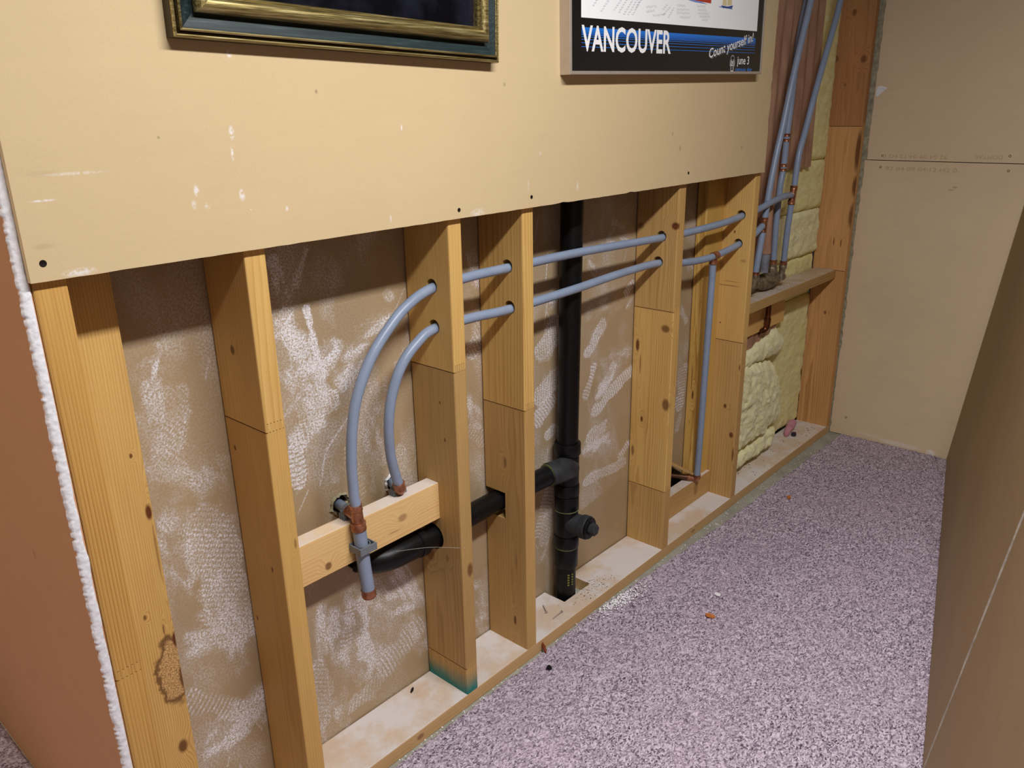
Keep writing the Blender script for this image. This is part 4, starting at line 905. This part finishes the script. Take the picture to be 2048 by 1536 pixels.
def kraft_sheet(name, x0, x1, zb, zt, y, label, seed, fold=0.008, lean=0.0):
    nx, nz = 60, 60; u = np.linspace(0, 1, nx); v = np.linspace(0, 1, nz); U, V = np.meshgrid(u, v)
    zlo = zb + 0.006 * (fbm(u * 6, u * 0, seed) - 0.5)
    Z = zlo[None] * (1 - V) + zt * V
    X = x0 + (x1 - x0) * U + lean * (Z - zb)
    Y = y + fold * np.sin((U * (x1 - x0) / 0.075 + 0.3 * fbm(Z * 2, U, seed)) * 2 * math.pi) + 0.006 * (fbm(U * 4, Z * 3, seed + 1) - 0.5)
    m1 = grid_mesh('t', X, Y, Z); bm = nbm(); bm.from_mesh(m1); bpy.data.meshes.remove(m1)
    r = bmesh.ops.extrude_face_region(bm, geom=list(bm.faces))
    bmesh.ops.translate(bm, verts=[q for q in r['geom'] if isinstance(q, bmesh.types.BMVert)], vec=(0, 0.0008, 0))
    return tag(build(name, bm, M['kraft'], origin=(x0, y, zb), smooth=True), label, 'paper')
kraft_sheet('kraft_paper', 2.60, 2.868, 1.188, 2.36, 0.1085, 'brown kraft paper sheet behind the slanting right riser, cut square at the bottom', 71, 0.005, -0.01)
kraft_sheet('kraft_paper', 2.215, 2.615, 0.862, 2.36, 0.1075, 'pleated brown kraft paper hanging behind the left and middle risers', 72, 0.006, 0.02)
bm = nbm(); tube(bm, [(2.462, 0.074, 0.905), (2.459, 0.074, 1.02), (2.463, 0.076, 1.10), (2.470, 0.080, 1.18)], [0.0175, 0.0155, 0.0135, 0.010], 14, cap=False)
tag(build('paper_roll', bm, M['kraft'], origin=(2.46, 0.066, 0.9), smooth=True), 'narrow rolled strip of brown paper between the left and middle risers', 'paper')
kraft_sheet('kraft_paper', 2.215, 2.70, 0.49, 0.60, 0.1120, 'scrap of brown kraft paper below the short backing board', 73, 0.003)
M['film'] = plain('grey_plastic_film', srgb(120, 124, 134), 0.25, 0.5, var=0.3, scale=40)
bm = nbm(); tube(bm, [(2.458, 0.074, 0.835), (2.460, 0.074, 0.875), (2.462, 0.074, 0.903)], [0.015, 0.016, 0.0165], 12, cap=False)
tag(build('film_scrap', bm, M['film'], origin=(2.46, 0.07, 0.84), smooth=True), 'grey curl of plastic film under the rolled paper strip', 'scrap')

# ------------------------------------------------------------------ gilt frame with dark picture
def frame_part(parent, name, prof, w, h, mat, x0, z0, yb, T, mi_list=None):
    """mitred moulding: prof = list of (inset, height) from outer back to inner; corners mitred"""
    bm = nbm(); cor = [(0, 0), (1, 0), (1, 1), (0, 1)]; loops = []
    for (ins, ht) in prof:
        pts = [(ins, ins), (w - ins, ins), (w - ins, h - ins), (ins, h - ins)]
        loops.append([bm.verts.new(T @ Vector((a, -ht, b))) for a, b in pts])
    for a, b in zip(loops, loops[1:]):
        for i in range(4): bm.faces.new((a[i], a[(i + 1) % 4], b[(i + 1) % 4], b[i]))
    return build(name, bm, mat, parent)
def gold_mat():
    t = NT('brushed_gilt', 0.36, 0.5, 0.75); p = t.coord()
    n = t.noise(t.vmath('MULTIPLY', p, (12, 300, 300)), 1.0, 4, 0.65)
    t.color(t.ramp(n, [(0.3, srgb(78, 66, 34)), (0.5, srgb(156, 138, 86)), (0.72, srgb(216, 202, 150))])); return t.m
def green_mat():
    t = NT('dark_green_lacquer', 0.42, 0.4); p = t.coord()
    n = t.noise(t.vmath('MULTIPLY', p, (10, 260, 260)), 1.0, 4, 0.65)
    t.color(t.ramp(n, [(0.3, srgb(14, 24, 25)), (0.6, srgb(34, 50, 52)), (0.8, srgb(84, 98, 98))])); return t.m
M['gold'] = gold_mat(); M['green'] = green_mat()
F0 = Matrix.Translation((0.2335, -0.0129, 1.5285)) @ Matrix.Rotation(math.radians(1.38), 4, 'Y')
FW, FH = 0.672, 0.52
pic = thing('picture_frame', (0.2335, -0.0129, 1.5285), 'gilt and dark green picture frame with a black picture, left on the wall', 'picture frame')
M['gold_dark'] = plain('dark_gilt_groove', srgb(62, 48, 24), 0.4, 0.4, 0.4)
frame_part(pic, 'back_rail', [(0.0, 0.0), (0.0, 0.020), (0.0025, 0.0225)], FW, FH, M['gold_dark'], 0, 0, 0, F0)
frame_part(pic, 'outer_bead', [(0.0, 0.0195), (0.001, 0.0225), (0.003, 0.0235), (0.0048, 0.0225), (0.0052, 0.020)], FW, FH, M['gold'], 0, 0, 0, F0)
frame_part(pic, 'groove', [(0.0048, 0.0205), (0.0058, 0.0185), (0.0068, 0.0225), (0.0078, 0.0190), (0.0090, 0.0195)], FW, FH, M['gold_dark'], 0, 0, 0, F0)
frame_part(pic, 'second_bead', [(0.0086, 0.0195), (0.0092, 0.0245), (0.011, 0.0260), (0.0128, 0.0250), (0.0132, 0.022)], FW, FH, M['gold'], 0, 0, 0, F0)
frame_part(pic, 'green_band', [(0.0130, 0.0235), (0.0150, 0.0225), (0.0330, 0.0150), (0.0360, 0.0150)], FW, FH, M['green'], 0, 0, 0, F0)
rp = [(0.0345 + 0.0115 - 0.0115 * math.cos(a), 0.0215 + 0.0125 * math.sin(a)) for a in np.linspace(-0.6, math.pi - 0.15, 16)]
frame_part(pic, 'inner_round', rp, FW, FH, M['gold'], 0, 0, 0, F0)
frame_part(pic, 'inner_lip', [(0.0565, 0.0225), (0.0580, 0.0245), (0.0600, 0.0245), (0.0612, 0.0225), (0.0615, 0.012)], FW, FH, M['gold'], 0, 0, 0, F0)
t_ = NT('black_picture', 0.22, 0.5); p_ = t_.coord(); t_.color(t_.ramp(t_.noise(p_, 14, 5), [(0.45, srgb(8, 8, 13)), (0.85, srgb(34, 36, 52))]))
bm = nbm(); poly(bm, [F0 @ Vector(q) for q in ((0.06, -0.0125, 0.06), (FW - 0.06, -0.0125, 0.06), (FW - 0.06, -0.0125, FH - 0.06), (0.06, -0.0125, FH - 0.06))]); build('picture', bm, t_.m, pic)

# ------------------------------------------------------------------ census poster
P0 = Matrix.Translation((1.1290, -0.0129, 1.4943)) @ Matrix.Rotation(-math.radians(1.05), 4, 'Y')
PW, PH, PD = 0.936, 0.62, 0.0285
poster = thing('framed_poster', (1.1290, -0.0129, 1.4943), 'metal-framed black poster with a white sheet, right on the wall', 'poster')
M['alu'] = plain('satin_aluminium', srgb(196, 186, 176), 0.36, 0.5, 0.55, var=0.05, scale=50)
frame_part(poster, 'metal_frame', [(0.0, 0.0), (0.0, PD - 0.001), (0.0008, PD), (0.0066, PD), (0.0074, PD - 0.0008), (0.0074, 0.010)], PW, PH, M['alu'], 0, 0, 0, P0)
def flat(name, mat, quads, dy):
    bm = nbm()
    for q in quads: poly(bm, [P0 @ Vector((u, -dy, v)) for u, v in q])
    return build(name, bm, mat, poster)
def gloss(name, col, rough=0.25): return plain(name, col, rough, 0.45)
Y0 = PD - 0.0030
flat('backing_print', gloss('print_black', srgb(16, 17, 22), 0.2), [[(0.007, 0.007), (PW - 0.007, 0.007), (PW - 0.007, PH - 0.007), (0.007, PH - 0.007)]], Y0)
flat('white_sheet', gloss('print_white', srgb(250, 252, 255), 0.4), [[(0.043, 0.1165), (0.893, 0.1165), (0.893, PH - 0.04), (0.043, PH - 0.04)]], Y0 + 0.0003)
lv = [0.0950, 0.0926, 0.0902, 0.0876, 0.0848, 0.0814, 0.0772, 0.0718, 0.0650, 0.0570]
lw = [0.0022, 0.0020, 0.0019, 0.0017, 0.0015, 0.0014, 0.0013, 0.0012, 0.0011, 0.0011]
for v, w_ in zip(lv, lw): flat('blue_line', gloss('print_blue', srgb(30, 124, 226)), [[(0.0445, v), (0.888, v), (0.888, v + w_), (0.0445, v + w_)]], Y0 + 0.0003)
flat('blue_band', gloss('print_navy', srgb(14, 52, 128)), [[(0.0445, 0.0805), (0.888, 0.0805), (0.888, 0.0965), (0.0445, 0.0965)]], Y0 + 0.00015)
M['pw'] = gloss('print_letter_white', srgb(244, 244, 246), 0.35); M['pb'] = gloss('print_letter_blue', srgb(64, 132, 232)); M['pgrey'] = gloss('print_shadow_grey', srgb(104, 104, 110))
RT = Matrix(((1, 0, 0, 0), (0, 0, -1, 0), (0, 1, 0, 0), (0, 0, 0, 1)))       # text plane -> wall plane, facing -Y
def ptext(name, s, u, v, width, height, mat, ang=0.0, shear=0.0, offset=0.0, dy=0.0005):
    mw = P0 @ Matrix.Translation((u, -(Y0 + dy), v)) @ RT @ Matrix.Rotation(math.radians(ang), 4, 'Z')
    return fit_text(name, s, width, height, mw, mat, poster, shear, offset)
ptext('title_lettering', 'VANCOUVER', 0.0445, 0.0500, 0.374, 0.0535, M['pw'], offset=0.022)
ptext('slogan_shadow', 'Count yourself in!', 0.6235, 0.0375, 0.262, 0.0245, M['pgrey'], ang=10.8, shear=0.22, dy=0.0005)
ptext('slogan_lettering', 'Count yourself in!', 0.618, 0.0405, 0.262, 0.0245, M['pw'], ang=10.8, shear=0.22, offset=0.008, dy=0.0007)
ptext('date_lettering', 'june 3', 0.781, 0.0265, 0.074, 0.0225, M['pw'], offset=0.010)
ptext('census_lettering', 'census day', 0.773, 0.0085, 0.104, 0.0100, M['pb'], offset=0.012)
def stroke(bm, pts, w, dy):
    for (a, b), (c, d) in zip(pts, pts[1:]):
        dx, dz = c - a, d - b; L = math.hypot(dx, dz) + 1e-9; nx, nz = -dz / L * w / 2, dx / L * w / 2; ex, ez = dx / L * w * 0.4, dz / L * w * 0.4
        poly(bm, [P0 @ Vector((u, -dy, v)) for u, v in ((a - ex + nx, b - ez + nz), (c + ex + nx, d + ez + nz), (c + ex - nx, d + ez - nz), (a - ex - nx, b - ez - nz))])
# emblem: outlined figure with a rounded head, arms and legs
bm = nbm(); E0, V0, s_ = 0.7365, 0.0075, 0.0425
def em(pts, w=0.0022): stroke(bm, [(E0 + a * s_ * 0.92, V0 + b * s_) for a, b in pts], w, Y0 + 0.0006)
hd = [(0.40 + 0.26 * math.cos(a), 0.76 + 0.22 * math.sin(a)) for a in np.linspace(-0.35, math.pi + 0.35, 12)]
em(hd); em([(0.65, 0.70), (0.72, 0.70), (0.74, 0.34), (0.62, 0.33), (0.62, 0.02), (0.20, 0.02), (0.20, 0.33), (0.06, 0.34), (0.10, 0.70), (0.16, 0.70)])
em([(0.22, 0.36), (0.26, 0.72)]); em([(0.58, 0.36), (0.54, 0.72)]); em([(0.26, 0.36), (0.56, 0.36)]); em([(0.41, 0.06), (0.41, 0.32)], 0.001); em([(0.30, 0.40), (0.32, 0.52), (0.50, 0.52), (0.52, 0.40)]); em([(0.30, 0.62), (0.41, 0.56), (0.52, 0.62)])
build('emblem', bm, M['pw'], poster)
random.seed(12); bm = nbm()
def scrawl(u, v, L, ang, amp):
    n = int(L / 0.0022); pts = []
    for i in range(n):
        a = i * 0.0022; b = amp * math.sin(i * 1.7 + random.random()) + amp * 0.6 * (random.random() - 0.5)
        pts.append((u + a * math.cos(ang) - b * math.sin(ang), v + a * math.sin(ang) + b * math.cos(ang)))
    stroke(bm, pts, 0.0006, Y0 + 0.0006)
for u, v, L, g in [(0.075, 0.150, 0.05, .75), (0.085, 0.136, 0.05, .75), (0.11, 0.157, .03, .75), (0.115, 0.126, 0.05, .7), (0.14, 0.150, .035, .75), (0.165, 0.131, 0.07, .7), (0.185, 0.127, 0.09, .75), (0.205, 0.124, 0.09, .75), (0.222, 0.124, 0.09, .75), (0.24, 0.125, 0.06, .75), (0.255, 0.140, .06, .85),
                   (0.30, 0.146, 0.05, .1), (0.30, 0.136, 0.04, .1), (0.33, 0.129, 0.06, .1), (0.375, 0.144, 0.03, .6), (0.375, 0.131, 0.045, .55), (0.40, 0.126, 0.04, .75), (0.44, 0.157, 0.045, .03), (0.44, 0.148, 0.065, .03), (0.44, 0.140, 0.07, .03), (0.455, 0.131, 0.055, .03),
                   (0.54, 0.161, 0.05, .03), (0.545, 0.152, 0.05, .03), (0.545, 0.144, 0.065, .03), (0.555, 0.137, 0.06, .03), (0.57, 0.129, 0.035, .03)]: scrawl(u, v + 0.004, L, g, 0.0026)
tag(build('handwriting', bm, gloss('print_pencil', srgb(176, 178, 188), 0.5), poster), kind='stuff')
flat('red_ship', gloss('print_red', srgb(186, 62, 44), 0.4), [[(0.500, 0.1775), (0.56, 0.1765), (0.6135, 0.1750), (0.6175, 0.25), (0.47, 0.25)]], Y0 + 0.0005)
M['wave'] = gloss('print_wave', srgb(120, 150, 214), 0.4)
flat('ship_wave', M['wave'], [[(0.485, 0.1775), (0.53, 0.1735), (0.595, 0.1720), (0.56, 0.1765), (0.51, 0.1785)]], Y0 + 0.0006)
flat('ship_wave', M['wave'], [[(0.655, 0.1690), (0.735, 0.1665), (0.73, 0.1700), (0.665, 0.1710)]], Y0 + 0.0006)
flat('ship_hull', gloss('print_hull', srgb(52, 76, 150), 0.4), [[(0.668, 0.1735), (0.705, 0.1722), (0.7365, 0.1768), (0.731, 0.1690), (0.680, 0.1675)]], Y0 + 0.0007)
M['sail'] = gloss('print_sail', srgb(222, 206, 160), 0.4)
flat('ship_sail', M['sail'], [[(0.676, 0.1745), (0.700, 0.1740), (0.697, 0.245), (0.684, 0.245)]], Y0 + 0.0005)
flat('ship_sail', M['sail'], [[(0.703, 0.1745), (0.730, 0.1775), (0.722, 0.25), (0.706, 0.25)]], Y0 + 0.0005)

# ------------------------------------------------------------------ small loose things
def nail(label, a, b):
    a, b = Vector(a), Vector(b); d = (b - a).normalized(); L = (b - a).length
    bm = nbm(); lathe(bm, a, d, [(0.0002, 0), (0.0016, 0.004), (0.0016, L - 0.001), (0.004, L - 0.001), (0.004, L)], 10)
    tag(build('nail', bm, M['nail'], origin=a, smooth=True), label, 'nail', 'nails on the plate')
nail('steel nail lying across the plate, the one nearer the stud', (1.1963, 0.0989, 0.040), (1.1723, 0.0659, 0.0418))
nail('steel nail with its tip by a small hole near the plate edge', (1.161, 0.0345, 0.040), (1.2051, 0.0347, 0.0418))
def chip(name, label, cat, p, sx, sy, sz, rot, mat, group=None, seed=0):
    random.seed(seed + 100); bm = nbm()
    R_ = Euler(rot).to_matrix()
    n = 6; ring_ = [(math.cos(2 * math.pi * i / n + 0.3) * (0.7 + 0.5 * random.random()), math.sin(2 * math.pi * i / n + 0.3) * (0.7 + 0.5 * random.random())) for i in range(n)]
    lo = [bm.verts.new(Vector(p) + R_ @ Vector((a * sx, b * sy, -sz / 2))) for a, b in ring_]; hi = [bm.verts.new(Vector(p) + R_ @ Vector((a * sx * 0.9, b * sy * 0.9, sz / 2))) for a, b in ring_]
    bm.faces.new(lo); bm.faces.new(list(reversed(hi)))
    for i in range(n): bm.faces.new((lo[i], lo[(i + 1) % n], hi[(i + 1) % n], hi[i]))
    tag(build(name, bm, mat, origin=p), label, cat, group)
mc = plain('orange_chip', srgb(196, 118, 60), 0.7, 0.2, var=0.2, scale=100); mw_ = plain('white_chip', srgb(240, 240, 244), 0.8, 0.1); mk = plain('black_chip', srgb(16, 16, 18), 0.6, 0.3); mr = plain('rust_sliver', srgb(120, 60, 34), 0.6, 0.2, var=0.2)
chip('wood_chip', 'orange wood chip on the middle of the carpet', 'debris', (1.4996, -0.285, 0.0150), 0.010, 0.014, 0.005, (0.2, 0.1, 0.5), mc, seed=1)
chip('wood_chip', 'small tan wood chip on the far part of the carpet', 'debris', (2.3685, -0.1435, 0.0145), 0.014, 0.008, 0.004, (0.1, 0, 0.2), mc, seed=2)
chip('gypsum_flake', 'white gypsum flake lying alone beyond the orange chip', 'debris', (1.6117, -0.2478, 0.0145), 0.012, 0.009, 0.003, (0.1, 0.1, 0.9), mw_, seed=3)
chip('plastic_bit', 'small square black bit on the carpet by the plate', 'debris', (1.0165, -0.070, 0.0145), 0.008, 0.008, 0.004, (0, 0, 0.4), mk, seed=4)
chip('wood_sliver', 'rust brown sliver leaning on the plate edge', 'debris', (1.0672, -0.012, 0.018), 0.005, 0.016, 0.004, (0.6, 0.2, -0.3), mr, seed=5)
chip('plastic_bit', 'black sliver on the dusted plate left of the teal stain', 'debris', (0.700, 0.118, 0.0400), 0.011, 0.003, 0.003, (0, 0, 0.5), mk, seed=6)
chip('wool_clump', 'dark grey clump on the plate beside the pink scrap', 'debris', (2.90, 0.070, 0.045), 0.018, 0.012, 0.012, (0, 0, 0.2), plain('dark_clump', srgb(62, 52, 62), 0.9, 0.1), seed=7)
random.seed(21)
bm = nbm()
for k in range(260):
    x = 1.40 + random.gauss(0, 0.05); y = cedge(x) - 0.012 - abs(random.gauss(0, 0.022)); r_ = random.uniform(0.0015, 0.0045)
    a0 = random.random() * 6
    z = 0.0125 + random.random() * 0.003
    poly(bm, [(x + r_ * math.cos(a0 + q), y + r_ * 0.7 * math.sin(a0 + q), z + 0.0012 * math.sin(q + a0)) for q in (0, 1.3, 2.9, 4.4)])
for k in range(220):
    x = random.uniform(0.5, 3.05); y = cedge(x) * random.random() - 0.001; r_ = random.uniform(0.001, 0.003); a0 = random.random() * 6
    poly(bm, [(x + r_ * math.cos(a0 + q), y + r_ * math.sin(a0 + q), 0.0012 + (0.011 if y < cedge(x) else 0)) for q in (0, 1.5, 3.0, 4.6)])
tag(build('gypsum_crumbs', bm, mw_, origin=(1.40, -0.03, 0)), 'scattered white gypsum crumbs along the carpet edge', 'debris', kind='stuff')
bm = nbm()
for k in range(150):
    x = 1.36 + random.gauss(0, 0.05); y = min(0.12, max(0.012, 0.05 + random.gauss(0, 0.022))); r_ = random.uniform(0.0008, 0.002); a0 = random.random() * 6
    poly(bm, [(x + r_ * math.cos(a0 + q), y + r_ * math.sin(a0 + q), 0.0386 + 0.0006 * math.sin(q)) for q in (0, 1.5, 3.0, 4.6)])
for k in range(60):
    x = random.uniform(2.3, 3.05); y = random.uniform(0.015, 0.11); r_ = random.uniform(0.0012, 0.004); a0 = random.random() * 6
    poly(bm, [(x + r_ * math.cos(a0 + q), y + r_ * math.sin(a0 + q), 0.0386 + 0.0006 * math.sin(q)) for q in (0, 1.5, 3.0, 4.6)])
tag(build('dark_grit', bm, plain('grit', srgb(70, 58, 44), 0.9, 0.1), origin=(1.36, 0.05, 0.038)), 'dark grit sprinkled on the plate near the drain stack', 'debris', kind='stuff')
# plaster crumbs and shreds on the ledge by the valve
bm = nbm()
for k in range(70):
    x = random.uniform(2.42, 2.75); y = random.uniform(0.045, 0.075) ; r_ = random.uniform(0.0015, 0.005); a0 = random.random() * 6
    poly(bm, [(x + r_ * math.cos(a0 + q), y + r_ * 0.6 * math.sin(a0 + q), 0.7532 + 0.001 * abs(math.sin(q))) for q in (0, 1.5, 3.0, 4.6)])
tag(build('plaster_crumbs', bm, mw_, origin=(2.6, 0.06, 0.7525)), 'white plaster crumbs on the ledge round the valve', 'debris', kind='stuff')
# cobweb strand
bm = nbm(); tube(bm, spline([(0.640, 0.066, 0.486), (0.72, 0.040, 0.470), (0.790, -0.002, 0.452)], 5), 0.0003, 5)
tag(build('cobweb', bm, plain('cobweb_grey', srgb(200, 196, 190), 0.9, 0.1), origin=(0.64, 0.066, 0.486)), 'thin pale cobweb strand below the block by the stained stud', 'cobweb')
